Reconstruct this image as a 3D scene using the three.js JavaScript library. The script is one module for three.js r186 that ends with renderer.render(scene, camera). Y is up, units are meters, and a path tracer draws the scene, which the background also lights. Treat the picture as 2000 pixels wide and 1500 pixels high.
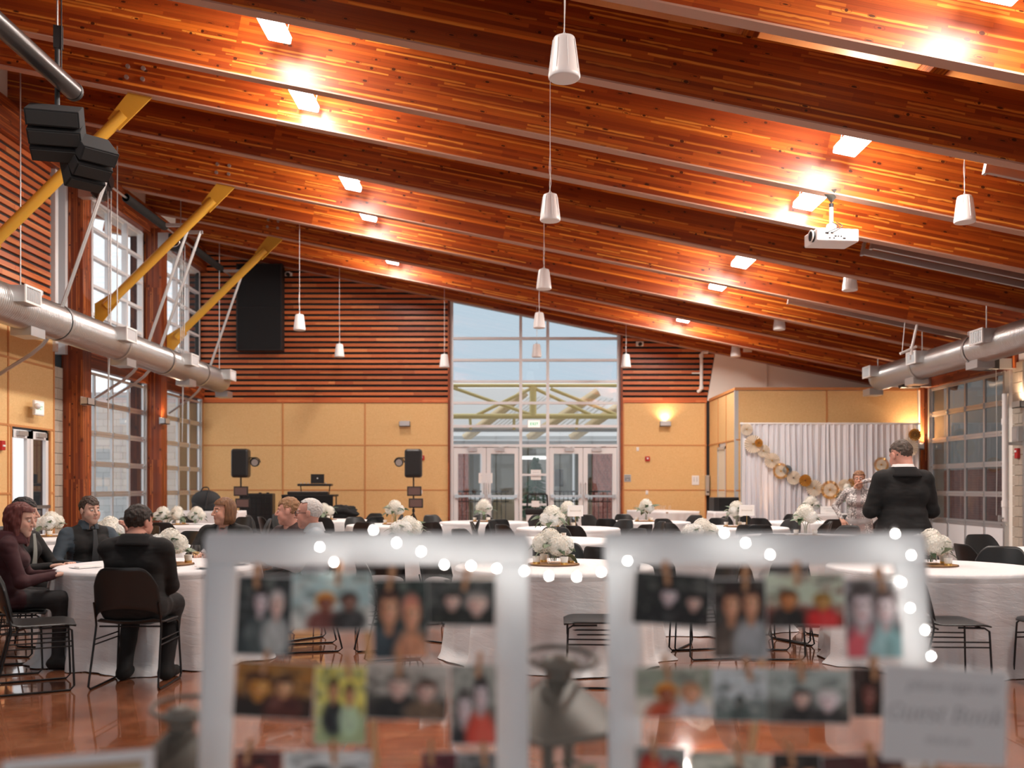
import * as THREE from 'three';
import { mergeGeometries } from 'three/addons/utils/BufferGeometryUtils.js';
import { RoundedBoxGeometry } from 'three/addons/geometries/RoundedBoxGeometry.js';
import { RectAreaLightUniformsLib } from 'three/addons/lights/RectAreaLightUniformsLib.js';
import { ImprovedNoise } from 'three/addons/math/ImprovedNoise.js';

// ---------------------------------------------------------------- camera, sky, exposure
RectAreaLightUniformsLib.init();
const scene = new THREE.Scene();
const renderer = new THREE.WebGLRenderer({ antialias: true });
renderer.toneMapping = THREE.LinearToneMapping;
renderer.toneMappingExposure = 1.1;
renderer.shadowMap.enabled = true;
const EYE = 1.4, FOCAL = 1900;                       // eye height (m), focal length in pixels of the 2000 x 1500 frame
const camera = new THREE.PerspectiveCamera(2 * Math.atan(750 / FOCAL) * 180 / Math.PI, 4 / 3, 0.05, 200);
camera.position.set(0, EYE, 0);
camera.lookAt(0, EYE, -10);
camera.setViewOffset(2000, 1500, 0, -200, 2000, 1500);   // level camera, lens shifted up
camera.focus = 9.5;
camera.userData.fStop = 1.45;
scene.background = new THREE.Color().setRGB(0.86, 0.91, 0.95);   // even overcast sky
scene.backgroundIntensity = 1.35;
const LAMP = 82;                                      // radiance of the ceiling panels

// ---------------------------------------------------------------- helpers
let seedState = 12345;
function rnd() { seedState = (seedState + 0x6d2b79f5) | 0; let t = Math.imul(seedState ^ (seedState >>> 15), 1 | seedState); t = (t + Math.imul(t ^ (t >>> 7), 61 | t)) ^ t; return ((t ^ (t >>> 14)) >>> 0) / 4294967296; }
const rr = (a, b) => a + (b - a) * rnd();
const perlin = new ImprovedNoise();
const noise = (x, y, z) => perlin.noise(x, y, z);
const V = (x, y, z) => new THREE.Vector3(x, y, z);
const at = (px, py, d) => V((px - 1000) * d / FOCAL, EYE - (py - 950) * d / FOCAL, -d);   // photo measurement + distance -> place in metres
const taken = new Map();
function numbered(name) { const n = taken.get(name) ?? 0; taken.set(name, n + 1); return n ? name + '_' + String(n).padStart(3, '0') : name; }

function metric(g, flip = false) {                   // box-like uv in metres, u along the longest side
  g.computeBoundingBox(); const s = g.boundingBox.getSize(V(0, 0, 0)).toArray();
  const long = s.indexOf(Math.max(...s)), p = g.attributes.position, n = g.attributes.normal, uv = new Float32Array(p.count * 2), ou = rnd() * 8, ov = rnd();
  for (let i = 0; i < p.count; i++) {
    const nn = [Math.abs(n.getX(i)), Math.abs(n.getY(i)), Math.abs(n.getZ(i))], face = nn.indexOf(Math.max(...nn)), ax = [0, 1, 2].filter((a) => a !== face);
    let a = ax[0], b = ax[1]; if (b === long || (long === face && s[b] > s[a])) [a, b] = [b, a];
    if (flip) [a, b] = [b, a];
    uv[2 * i] = p.getComponent(i, a) + ou; uv[2 * i + 1] = p.getComponent(i, b) + ov;
  }
  g.setAttribute('uv', new THREE.BufferAttribute(uv, 2)); return g;
}
const bx = (w, h, d, x = 0, y = 0, z = 0) => metric(new THREE.BoxGeometry(w, h, d)).translate(x, y, z);
const b6 = (x0, x1, y0, y1, z0, z1) => bx(Math.abs(x1 - x0), Math.abs(y1 - y0), Math.abs(z1 - z0), (x0 + x1) / 2, (y0 + y1) / 2, (z0 + z1) / 2);
const rb = (w, h, d, r, x = 0, y = 0, z = 0, s = 2) => new RoundedBoxGeometry(w, h, d, s, r).translate(x, y, z);
function rod(a, b, r, seg = 8, r2 = r) {
  const d = b.clone().sub(a), g = new THREE.CylinderGeometry(r2, r, d.length(), seg, 1);
  g.applyQuaternion(new THREE.Quaternion().setFromUnitVectors(V(0, 1, 0), d.normalize()));
  return g.translate((a.x + b.x) / 2, (a.y + b.y) / 2, (a.z + b.z) / 2);
}
function bent(pts, rad) {                             // polyline with rounded corners
  const c = new THREE.CurvePath(); let prev = pts[0];
  for (let i = 1; i < pts.length - 1; i++) {
    const p = pts[i], a = p.clone().add(prev.clone().sub(p).setLength(Math.min(rad, prev.distanceTo(p) * .49))), b = p.clone().add(pts[i + 1].clone().sub(p).setLength(Math.min(rad, pts[i + 1].distanceTo(p) * .49)));
    c.add(new THREE.LineCurve3(prev, a)); c.add(new THREE.QuadraticBezierCurve3(a, p, b)); prev = b;
  }
  c.add(new THREE.LineCurve3(prev, pts[pts.length - 1])); return c;
}
const pipe = (pts, r, rad = .03, n = 8, seg = pts.length * 6) => new THREE.TubeGeometry(bent(pts, rad), seg, r, n, false);
const soft = (pts, r, seg = 24, n = 6) => new THREE.TubeGeometry(new THREE.CatmullRomCurve3(pts), seg, r, n, false);
const lathe = (prof, seg = 24, x = 0, y = 0, z = 0) => new THREE.LatheGeometry(prof.map(([r, h]) => new THREE.Vector2(r, h)), seg).translate(x, y, z);
const ball = (r, x, y, z, sx = 1, sy = 1, sz = 1, n = 12) => new THREE.SphereGeometry(r, n, Math.max(6, n * .7 | 0)).scale(sx, sy, sz).translate(x, y, z);
function join(list) {
  if (!Array.isArray(list)) return list;
  if (list.length === 1) return list[0];
  const keep = ['position', 'normal', 'uv']; if (list.every((g) => g.attributes.color)) keep.push('color');
  let l = list.map((g) => { for (const k of Object.keys(g.attributes)) if (!keep.includes(k)) g.deleteAttribute(k); if (!g.attributes.uv) g.setAttribute('uv', new THREE.BufferAttribute(new Float32Array(g.attributes.position.count * 2), 2)); return g; });
  if (l.some((g) => !g.index)) l = l.map((g) => (g.index ? g.toNonIndexed() : g));
  return mergeGeometries(l);
}
function mesh(name, geo, mat, parent) {
  const m = new THREE.Mesh(join(geo), mat); m.name = parent ? name : numbered(name); m.castShadow = m.receiveShadow = true;
  if (parent) parent.add(m); else scene.add(m);
  return m;
}
function tag(o, label, category, group, kind) { o.userData = { label, category }; if (group) o.userData.group = group; if (kind) o.userData.kind = kind; return o; }
function thing(name, label, category, [x, y, z] = [0, 0, 0], turn = 0, group) {
  const o = new THREE.Group(); o.name = numbered(name); scene.add(o); o.position.set(x, y, z); o.rotation.y = turn; return tag(o, label, category, group);
}
function struct(name, label, category, pos) { const o = thing(name, label, category, pos); o.userData.kind = 'structure'; return o; }
function copy(root, [x, y, z], turn, label, group) {
  const r = root.clone(); r.name = numbered(root.name.replace(/_\d{3}$/, '')); scene.add(r); r.position.set(x, y, z); r.rotation.set(0, turn, 0);
  r.userData = { ...root.userData }; if (label) r.userData.label = label; if (group) r.userData.group = group; return r;
}
function shell(fn, nu, nv, thick) {                   // closed sheet of the given thickness over fn(u, v), u and v in 0..1
  const pos = [], uv = [], idx = [], W = nu + 1, e = 1e-3;
  const nrm = (u, v) => { const a = fn(Math.min(1, u + e), v).sub(fn(Math.max(0, u - e), v)), b = fn(u, Math.min(1, v + e)).sub(fn(u, Math.max(0, v - e))); return a.cross(b).normalize(); };
  for (const s of [.5, -.5]) for (let j = 0; j <= nv; j++) for (let i = 0; i <= nu; i++) { const u = i / nu, v = j / nv, p = fn(u, v).addScaledVector(nrm(u, v), s * thick); pos.push(p.x, p.y, p.z); uv.push(u, v); }
  const o = W * (nv + 1), q = (a, b, c, d) => idx.push(a, b, c, a, c, d);
  for (let j = 0; j < nv; j++) for (let i = 0; i < nu; i++) { const a = j * W + i; q(a, a + 1, a + W + 1, a + W); q(o + a, o + a + W, o + a + W + 1, o + a + 1); }
  for (let i = 0; i < nu; i++) { q(i, o + i, o + i + 1, i + 1); const t = nv * W + i; q(t, t + 1, o + t + 1, o + t); }
  for (let j = 0; j < nv; j++) { const a = j * W; q(a, a + W, o + a + W, o + a); const b = a + nu; q(b, o + b, o + b + W, b + W); }
  const g = new THREE.BufferGeometry(); g.setAttribute('position', new THREE.Float32BufferAttribute(pos, 3)); g.setAttribute('uv', new THREE.Float32BufferAttribute(uv, 2)); g.setIndex(idx); g.computeVertexNormals(); return g;
}
function sheet(fn, nu, nv) {
  const pos = [], uv = [], idx = [], W = nu + 1;
  for (let j = 0; j <= nv; j++) for (let i = 0; i <= nu; i++) { const p = fn(i / nu, j / nv); pos.push(p.x, p.y, p.z); uv.push(p.u ?? i / nu, p.v ?? j / nv); }
  for (let j = 0; j < nv; j++) for (let i = 0; i < nu; i++) { const a = j * W + i; idx.push(a, a + 1, a + W + 1, a, a + W + 1, a + W); }
  const g = new THREE.BufferGeometry(); g.setAttribute('position', new THREE.Float32BufferAttribute(pos, 3)); g.setAttribute('uv', new THREE.Float32BufferAttribute(uv, 2)); g.setIndex(idx); g.computeVertexNormals(); return g;
}

// ---------------------------------------------------------------- textures and materials
function canvas(w, h, draw) { const c = document.createElement('canvas'); c.width = w; c.height = h; draw(c.getContext('2d'), w, h); return c; }
function tex(c, sx = 1, sy = 1, color = true) { const t = new THREE.CanvasTexture(c); if (color) t.colorSpace = THREE.SRGBColorSpace; t.wrapS = t.wrapT = THREE.RepeatWrapping; t.repeat.set(sx, sy); t.magFilter = THREE.LinearFilter; return t; }
const mix = (a, b, t) => a.map((v, i) => v + (b[i] - v) * t);
const css = (c, al = 1) => `rgba(${c[0] | 0},${c[1] | 0},${c[2] | 0},${al})`;
function glulam(g, w, h, rows, dark, light, sap, knots) {   // laminated timber: boards with their own tone, grain, sapwood and knots
  const rh = h / rows;
  for (let r = 0; r < rows; r++) {
    let x = -rnd() * 500; let tone = rnd();
    while (x < w) {
      const len = rr(260, 900); tone = Math.min(1, Math.max(0, tone * .25 + rnd() * .75)); const base = mix(dark, light, tone * tone);
      g.fillStyle = css(base); g.fillRect(x, r * rh, len + 1, rh + 1);
      for (let k = 0; k < 10; k++) { g.fillStyle = css(rnd() < .5 ? mix(base, [30, 8, 2], .45) : mix(base, sap, .4), rr(.12, .4)); g.fillRect(x + rnd() * len * .7, r * rh + rnd() * rh, rr(.2, .9) * len, rr(.6, 2.2)); }
      if (rnd() < .34) {                             // sapwood streak with a wavy edge
        const y0 = r * rh + rh * rr(-.1, .35), a = x + rnd() * len * .3, b = x + len * rr(.6, 1); g.fillStyle = css(sap, rr(.3, .75)); g.beginPath(); g.moveTo(a, y0 + rh * .25);
        for (let q = 0; q <= 12; q++) g.lineTo(a + (b - a) * q / 12, y0 + rh * (.04 + .16 * rnd())); for (let q = 12; q >= 0; q--) g.lineTo(a + (b - a) * q / 12, y0 + rh * (.5 + .3 * rnd())); g.fill();
      }
      for (let kk = 0; kk < 2; kk++) if (rnd() < .55 * knots) { const kx = x + rnd() * len, ky = r * rh + rh * rr(.3, .7); g.fillStyle = css([48, 14, 4], .8); g.beginPath(); g.ellipse(kx, ky, rr(4, 9), rr(3, rh * .42), 0, 0, 7); g.fill(); g.strokeStyle = css(mix(base, [60, 20, 5], .5), .6); g.lineWidth = 2; g.beginPath(); g.ellipse(kx, ky, rr(10, 17), rh * .48, 0, 0, 7); g.stroke(); }
      x += len;
    }
    g.fillStyle = css([40, 12, 4], .35); g.fillRect(0, r * rh, w, 1);
  }
}
const beamTex = tex(canvas(2048, 512, (g, w, h) => glulam(g, w, h, 19, [128, 48, 11], [222, 120, 36], [242, 170, 70], 1)), 1 / 8, 1 / .86);
const postTex = tex(canvas(1024, 256, (g, w, h) => glulam(g, w, h, 9, [112, 48, 20], [184, 92, 40], [214, 130, 64], .7)), 1 / 4, 1 / .4);
const plankTex = tex(canvas(1024, 256, (g, w, h) => glulam(g, w, h, 2, [176, 112, 56], [214, 150, 86], [232, 178, 112], .5)), 1 / 4, 1 / .3);
const slatTex = tex(canvas(1024, 256, (g, w, h) => glulam(g, w, h, 3, [200, 108, 62], [226, 146, 90], [240, 172, 114], .12)), 1 / 4, 1 / .3);
function speckle(w, base, list, n, size, ax = 1) { return canvas(w, w, (g) => { g.fillStyle = css(base); g.fillRect(0, 0, w, w); for (let i = 0; i < n; i++) { g.fillStyle = css(list[i % list.length], rr(.05, .3)); const s = rr(size * .3, size); const x = rnd() * w, y = rnd() * w; for (const dx of [-w, 0, w]) for (const dy of [-w, 0, w]) { if (x + dx < -s * ax || x + dx > w + s * ax || y + dy < -s || y + dy > w + s) continue; g.beginPath(); g.ellipse(x + dx, y + dy, s * ax, s, rnd() * (ax > 1 ? .3 : 3), 0, 7); g.fill(); } } }); }
const panelTex = tex(speckle(512, [226, 186, 128], [[240, 206, 152], [208, 164, 104], [230, 194, 138], [216, 174, 116]], 9000, 4, 2), 1 / 1.2, 1 / 1.2);
const floorCanvas = (() => { const c = speckle(1024, [140, 86, 60], [[172, 112, 80], [106, 60, 38], [158, 100, 72], [126, 74, 50], [186, 132, 100]], 2600, 46), g = c.getContext('2d'); for (let i = 0; i < 9000; i++) { g.fillStyle = css([[196, 128, 88], [86, 40, 22], [150, 84, 52]][i % 3], rr(.1, .4)); g.beginPath(); g.arc(rnd() * 1024, rnd() * 1024, rr(.8, 3), 0, 7); g.fill(); } return c; })();
const floorTex = tex(floorCanvas, 1 / 4, 1 / 4);
const floorRough = tex(speckle(512, [46, 46, 46], [[70, 70, 70], [28, 28, 28]], 1400, 30), 1 / 3, 1 / 3, false);
const blockTex = tex(speckle(256, [186, 176, 162], [[206, 198, 186], [160, 148, 132]], 3000, 3), 1, 1);
const brickTex = tex(canvas(256, 256, (g) => { g.fillStyle = '#a89a90'; g.fillRect(0, 0, 256, 256); for (let r = 0; r < 16; r++) for (let k = -1; k < 5; k++) { g.fillStyle = css(mix([120, 52, 44], [164, 88, 74], rnd())); g.fillRect(k * 64 + (r % 2) * 32 + 1.5, r * 16 + 1.5, 61, 13); } }), 1 / .8, 1 / 1.1);
const clothBump = tex(speckle(512, [128, 128, 128], [[190, 190, 190], [70, 70, 70]], 900, 22, 4), 1 / .9, 1 / .9, false);
const wovenBump = tex(speckle(256, [128, 128, 128], [[200, 200, 200], [60, 60, 60]], 6000, 2), 1 / .12, 1 / .12, false);

const std = (r, g, b, rough = .6, extra = {}) => { const m = new THREE.MeshStandardMaterial({ roughness: rough, ...extra }); m.color.setRGB(r, g, b); return m; };
const phy = (r, g, b, rough, extra) => { const m = new THREE.MeshPhysicalMaterial({ roughness: rough, ...extra }); m.color.setRGB(r, g, b); return m; };
const M = {
  beam: std(1, 1, 1, .42, { map: beamTex }),
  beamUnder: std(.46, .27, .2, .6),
  post: std(1, 1, 1, .45, { map: postTex }),
  plank: [std(1, 1, 1, .45, { map: plankTex }), std(.86, .82, .76, .45, { map: plankTex }), std(1, .93, .84, .45, { map: plankTex })],
  slat: [[1, 1, 1], [.8, .74, .7], [1, .88, .78], [.7, .62, .58], [1, .97, .95]].map(([r, g, b]) => std(r, g, b, .38, { map: slatTex })),
  batten: std(.58, .25, .085, .5),
  panel: std(1, 1, 1, .72, { map: panelTex }),
  black: std(.012, .012, .013, .6),
  blackCloth: std(.009, .009, .010, .95, { bumpMap: wovenBump, bumpScale: .0015 }),
  plastic: std(.022, .022, .023, .34),
  chairPlastic: std(.016, .018, .019, .36),
  chairWire: std(.010, .010, .011, .35, { metalness: .3 }),
  floor: phy(1, 1, 1, .2, { map: floorTex, roughnessMap: floorRough, clearcoat: .7, clearcoatRoughness: .09, specularIntensity: 1 }),
  joint: std(.10, .045, .028, .5),
  white: std(.82, .82, .81, .5), whiteGloss: std(.85, .85, .85, .3), frameWhite: std(.82, .84, .86, .5),
  wall: std(.90, .87, .80, .85), greyTrim: std(.55, .57, .58, .4, { metalness: .4 }),
  block: [[1, 1, 1], [.9, .88, .86], [.96, .97, .97]].map(([r, g, b]) => std(r, g, b, .9, { map: blockTex })),
  paleBlock: [std(.78, .79, .78, .9), std(.72, .73, .73, .9), std(.83, .83, .82, .9)],
  brick: std(1, 1, 1, .85, { map: brickTex }),
  duct: std(.62, .63, .63, .32, { metalness: .9 }), galv: std(.55, .56, .56, .42, { metalness: .85 }),
  alu: std(.60, .61, .62, .38, { metalness: .8 }), aluPaint: std(.78, .80, .82, .4),
  yellow: std(.62, .33, .035, .42), yellowPale: std(.82, .68, .30, .5),
  glass: phy(1, 1, 1, .0, { transmission: 1, thickness: 0, ior: 1.5 }),
  glassTint: phy(.66, .71, .745, .0, { transmission: 1, thickness: 0, ior: 1.5 }),
  glassGrey: phy(.66, .68, .68, .0, { transmission: 1, thickness: 0, ior: 1.5 }),
  clear: phy(1, 1, 1, .02, { transmission: 1, thickness: 0, ior: 1.45 }),
  wine: phy(.95, .78, .42, .02, { transmission: 1, thickness: .02, ior: 1.33, attenuationColor: new THREE.Color(.9, .65, .25), attenuationDistance: .06 }),
  cloth: std(.80, .81, .82, .9, { bumpMap: clothBump, bumpScale: .006 }),
  clothDim: std(.74, .75, .77, .9, { bumpMap: clothBump, bumpScale: .006 }),
  curtain: phy(.86, .88, .93, .9, { transmission: .12, thickness: 0 }),
  petal: phy(.88, .87, .80, .75, { transmission: .15, thickness: 0 }), petalCool: phy(.88, .89, .86, .75, { transmission: .15, thickness: 0 }),
  leaf: std(.055, .10, .045, .55), leafPale: std(.17, .23, .15, .6), stem: std(.10, .16, .05, .6),
  slice: std(.46, .26, .12, .7), bark: std(.16, .09, .05, .9), gold: std(.85, .52, .16, .28, { metalness: .9 }), goldPaper: std(.70, .40, .10, .4, { metalness: .5 }),
  wax: std(.86, .84, .78, .5), paper: std(.88, .88, .87, .8), cream: std(.86, .78, .66, .8), greyPaper: std(.20, .25, .28, .7),
  red: std(.48, .02, .02, .45), twine: std(.5, .36, .2, .9), pin: std(.60, .32, .17, .7), lantern: std(.13, .125, .11, .5, { metalness: .25 }),
  wood: std(.50, .30, .15, .6), paleTimber: std(.74, .58, .36, .6), chrome: std(.7, .7, .7, .2, { metalness: 1 }), rubber: std(.015, .015, .015, .8), green: std(.04, .09, .05, .8),
  asphalt: std(.42, .41, .40, .9), beige: std(.70, .62, .48, .8), facade: std(.92, .92, .91, .8), darkGlass: std(.05, .055, .055, .15),
};
const glow = (r, g, b, k) => { const m = std(1, 1, 1, .5); m.emissive = new THREE.Color().setRGB(r, g, b); m.emissiveIntensity = k; return m; };
// ---------------------------------------------------------------- the hall
const XL = -8.55, XR = 10, ZB = -26.75, ZF = 7, ROOF = EYE + 4.77, SLOPE = .2;   // roof beams' underside at x = 0
const under = (x) => ROOF - SLOPE * x, deck = (x) => under(x) + 1.01;   // purlins lie on the beams, boards on the purlins
const BEAMS = [26.6, 24.9, 22.85, 20.9, 18.9, 16.6, 14.5, 12.95, 10.9, 9.0, 6.95, 4.9, 2.85, .8, -1.3, -3.4, -5.4];
const ORD = ['first', 'second', 'third', 'fourth', 'fifth', 'sixth', 'seventh', 'eighth', 'ninth', 'tenth', 'eleventh', 'twelfth', 'thirteenth', 'fourteenth', 'fifteenth', 'sixteenth', 'seventeenth', 'eighteenth', 'nineteenth', 'twentieth'];
const tilt = -Math.atan(SLOPE);

{ // floor: slab fields with sawn joints between
  const f = struct('floor', 'polished brown stained concrete floor with sawn joints', 'floor');
  mesh('slab', b6(-12, 13, -.3, -.004, ZF + .3, ZB - .3), M.joint, f);
  const xs = [-12, -8.2, -4.55, -.9, 2.75, 6.4, 13], zs = [ZF + .3, 3, -.5, -4.1, -7.7, -11.3, -14.9, -18.5, -22.1, ZB - .3];
  for (let i = 0; i < xs.length - 1; i++) for (let j = 0; j < zs.length - 1; j++) {
    const g = new THREE.BoxGeometry(xs[i + 1] - xs[i] - .008, .02, zs[j] - zs[j + 1] - .008).translate((xs[i] + xs[i + 1]) / 2, -.01, (zs[j] + zs[j + 1]) / 2), p = g.attributes.position, uv = g.attributes.uv;
    for (let k = 0; k < p.count; k++) uv.setXY(k, p.getX(k), p.getZ(k));
    mesh('floor_slab', g, M.floor, f);
  }
}
{ // roof deck and beams
  const c = struct('ceiling', 'sloping timber deck of narrow boards above the roof beams', 'ceiling');
  const x0 = -11, x1 = 11.6, cx = (x0 + x1) / 2, len = (x1 - x0) / Math.cos(tilt);
  const slope = (g, z) => g.rotateZ(tilt).translate(cx, deck(cx), z);
  mesh('deck', slope(bx(len, .16, ZF - ZB + 2).translate(0, .13, 0), (ZF + ZB) / 2), M.plank[1], c);
  for (let z = -8.86, k = 0; z > -10.85; z -= .142, k++) { // boards of the bay that the photograph looks into
    let x = -len / 2; while (x < len / 2) { const l = Math.min(rr(2.5, 5), len / 2 - x); mesh('deck_board', slope(bx(l - .004, .045, .136).translate(x + l / 2, .0225, 0), z - .07), M.plank[k * 7 % 3 === 0 ? 1 : (k + (x > 0 ? 1 : 0)) % 3], c); x += l; }
  }
  for (const [i, d] of BEAMS.entries()) {
    const b = struct('roof_beam', i ? `${ORD[i]} laminated timber roof beam counted from the glazed end wall` : 'laminated timber roof beam lying against the glazed end wall', 'beam');
    mesh('beam_body', slope(bx(len, .79, .17).translate(0, -.595, 0), -d - .085), M.beam, b);
    mesh('beam_soffit', slope(bx(len, .02, .17).translate(0, -1.0, 0), -d - .085), M.beamUnder, b);
  }
  for (const [k, x] of [-7.7, -5.6, -3.5, -1.4, .6, 2.7, 4.8, 6.9, 9].entries()) { const p = struct('roof_purlin', `${ORD[k]} timber purlin counted from the window side, lying on the roof beams`, 'beam'); mesh('purlin_body', b6(-.09, .09, -.2, 0, ZF, ZB).rotateZ(tilt).translate(x, deck(x), 0), M.beam, p); }
}
// ceiling panels of light, hung between the beams
const LAMPROWS = [[23.95, 'far'], [19.95, 'a'], [17.85, 'b'], [13.8, 'c'], [12.0, 'd'], [8.05, 'e'], [6.0, 'f']];
{
  const lampGlow = glow(1, .97, .93, 10);
  for (const [i, [d]] of LAMPROWS.entries()) for (const x of [-3.0, 4.3]) {
    const side = x < 0 ? 'over the side with the tall windows' : 'over the side with the projector';
    const y = under(x) + (d === 12.0 || d < 9 ? .42 : d === 13.8 ? .23 : .28), o = thing('ceiling_light', `lit rectangular ceiling panel, ${ORD[i]} from the glazed end ${side}`, 'light', [x, y, -d], 0, 'ceiling light panels');
    o.rotation.z = tilt;
    mesh('housing', [b6(-.05, .05, .05, .09, -.61, .61)], M.white, o);
    mesh('diffuser', rb(.3, .1, 1.18, .02, 0, .001, 0), lampGlow, o);   // wrap-round lens: glows down and sideways
    for (const [a, b] of [[-.1, -.5], [-.1, .5], [.1, -.5], [.1, .5]]) mesh('hanger', rod(V(a, .09, b), V(a, under(x) + .98 - y, b), .004, 5), M.white, o);
    const l = new THREE.RectAreaLight(new THREE.Color().setRGB(1, .94, .87), LAMP, .3, 1.18); l.rotation.x = -Math.PI / 2; l.position.y = -.055; o.add(l);
    for (const s of [-1, 1]) { const t = new THREE.RectAreaLight(new THREE.Color().setRGB(1, .94, .87), LAMP * .55, .1, 1.18); t.rotation.x = Math.PI / 2; t.position.set(s * .1, .056, 0); o.add(t); }   // the open top lights the boards
    for (const s of [-1, 1]) { const q = new THREE.RectAreaLight(new THREE.Color().setRGB(1, .94, .87), LAMP * 1.2, 1.18, .1); q.rotation.y = -s * Math.PI / 2; q.position.set(s * .156, 0, 0); o.add(q); }
  }
}
// ---- end wall with slats, panels and the tall window
const WX0 = -1.70, WX1 = 2.98;
{
  const w = struct('wall_back', 'end wall with dark slatted timber above tan panels', 'wall');
  const slab = (x0, x1, y0, y1) => b6(x0, x1, y0, y1, ZB - .02, ZB - .3);
  mesh('backing', [slab(XL - .6, WX0, 0, 9), slab(WX1, 5.6, 0, 8)], M.black, w);
  mesh('white_plaster', [slab(5.6, XR + .6, 0, 8)], M.wall, w);
  const slantX = (y) => 5.35 + (y - 3.75) * .17;
  mesh('white_return', [new THREE.ExtrudeGeometry(new THREE.Shape([new THREE.Vector2(5.36, 3.75), new THREE.Vector2(7, 3.75), new THREE.Vector2(7, 6.6), new THREE.Vector2(slantX(6.6), 6.6)]), { depth: .05, bevelEnabled: false }).translate(0, 0, ZB)], M.wall, w);
  const rows = [0, 1.30, 2.53, 3.70];
  for (const cols of [[XL, -6.30, -4.04, WX0 - .04], [WX1 + .04, 5.35]]) for (let i = 0; i < cols.length - 1; i++) for (let j = 0; j < 3; j++) mesh('panel', b6(cols[i] + .012, cols[i + 1] - .012, rows[j] + .012, rows[j + 1] - .012, ZB - .02, ZB + .012), M.panel, w);
  for (const [a, b] of [[XL, WX0 - .04], [WX1 + .04, 5.35]]) { for (const y of [1.30, 2.53]) mesh('batten', b6(a, b, y - .016, y + .016, ZB, ZB + .02), M.batten, w); mesh('top_rail', b6(a, b, 3.70, 3.84, ZB, ZB + .04), M.slat[2], w); mesh('baseboard', b6(a, b, 0, .1, ZB, ZB + .022), M.black, w); }
  for (const x of [-6.30, -4.04, -8.5, 3.06, 5.32]) mesh('batten', b6(x - .02, x + .02, 0, 3.7, ZB, ZB + .024), M.batten, w);
  for (let y = 3.90, k = 0; y < 8.3; y += .149, k++) {
    const lim = (ROOF + .3 - y) / SLOPE;
    for (const [a, b0] of [[XL, WX0 - .06], [WX1 + .06, slantX(y)]]) {
      const b = Math.min(b0, lim); if (b - a < .15) continue;
      let x = a; while (x < b - .01) { let l = rr(2.2, 4.6); if (b - x - l < .8) l = b - x; mesh('slat', b6(x + .003, x + l - .003, y, y + .084, ZB, ZB + .045), M.slat[rnd() * 5 | 0], w); x += l; }
    }
  }
  mesh('jamb', [b6(WX0 - .06, WX0, 0, 7, ZB - .1, ZB + .06), b6(WX1, WX1 + .06, 0, 6, ZB - .1, ZB + .06)], M.post, w);
}
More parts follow.
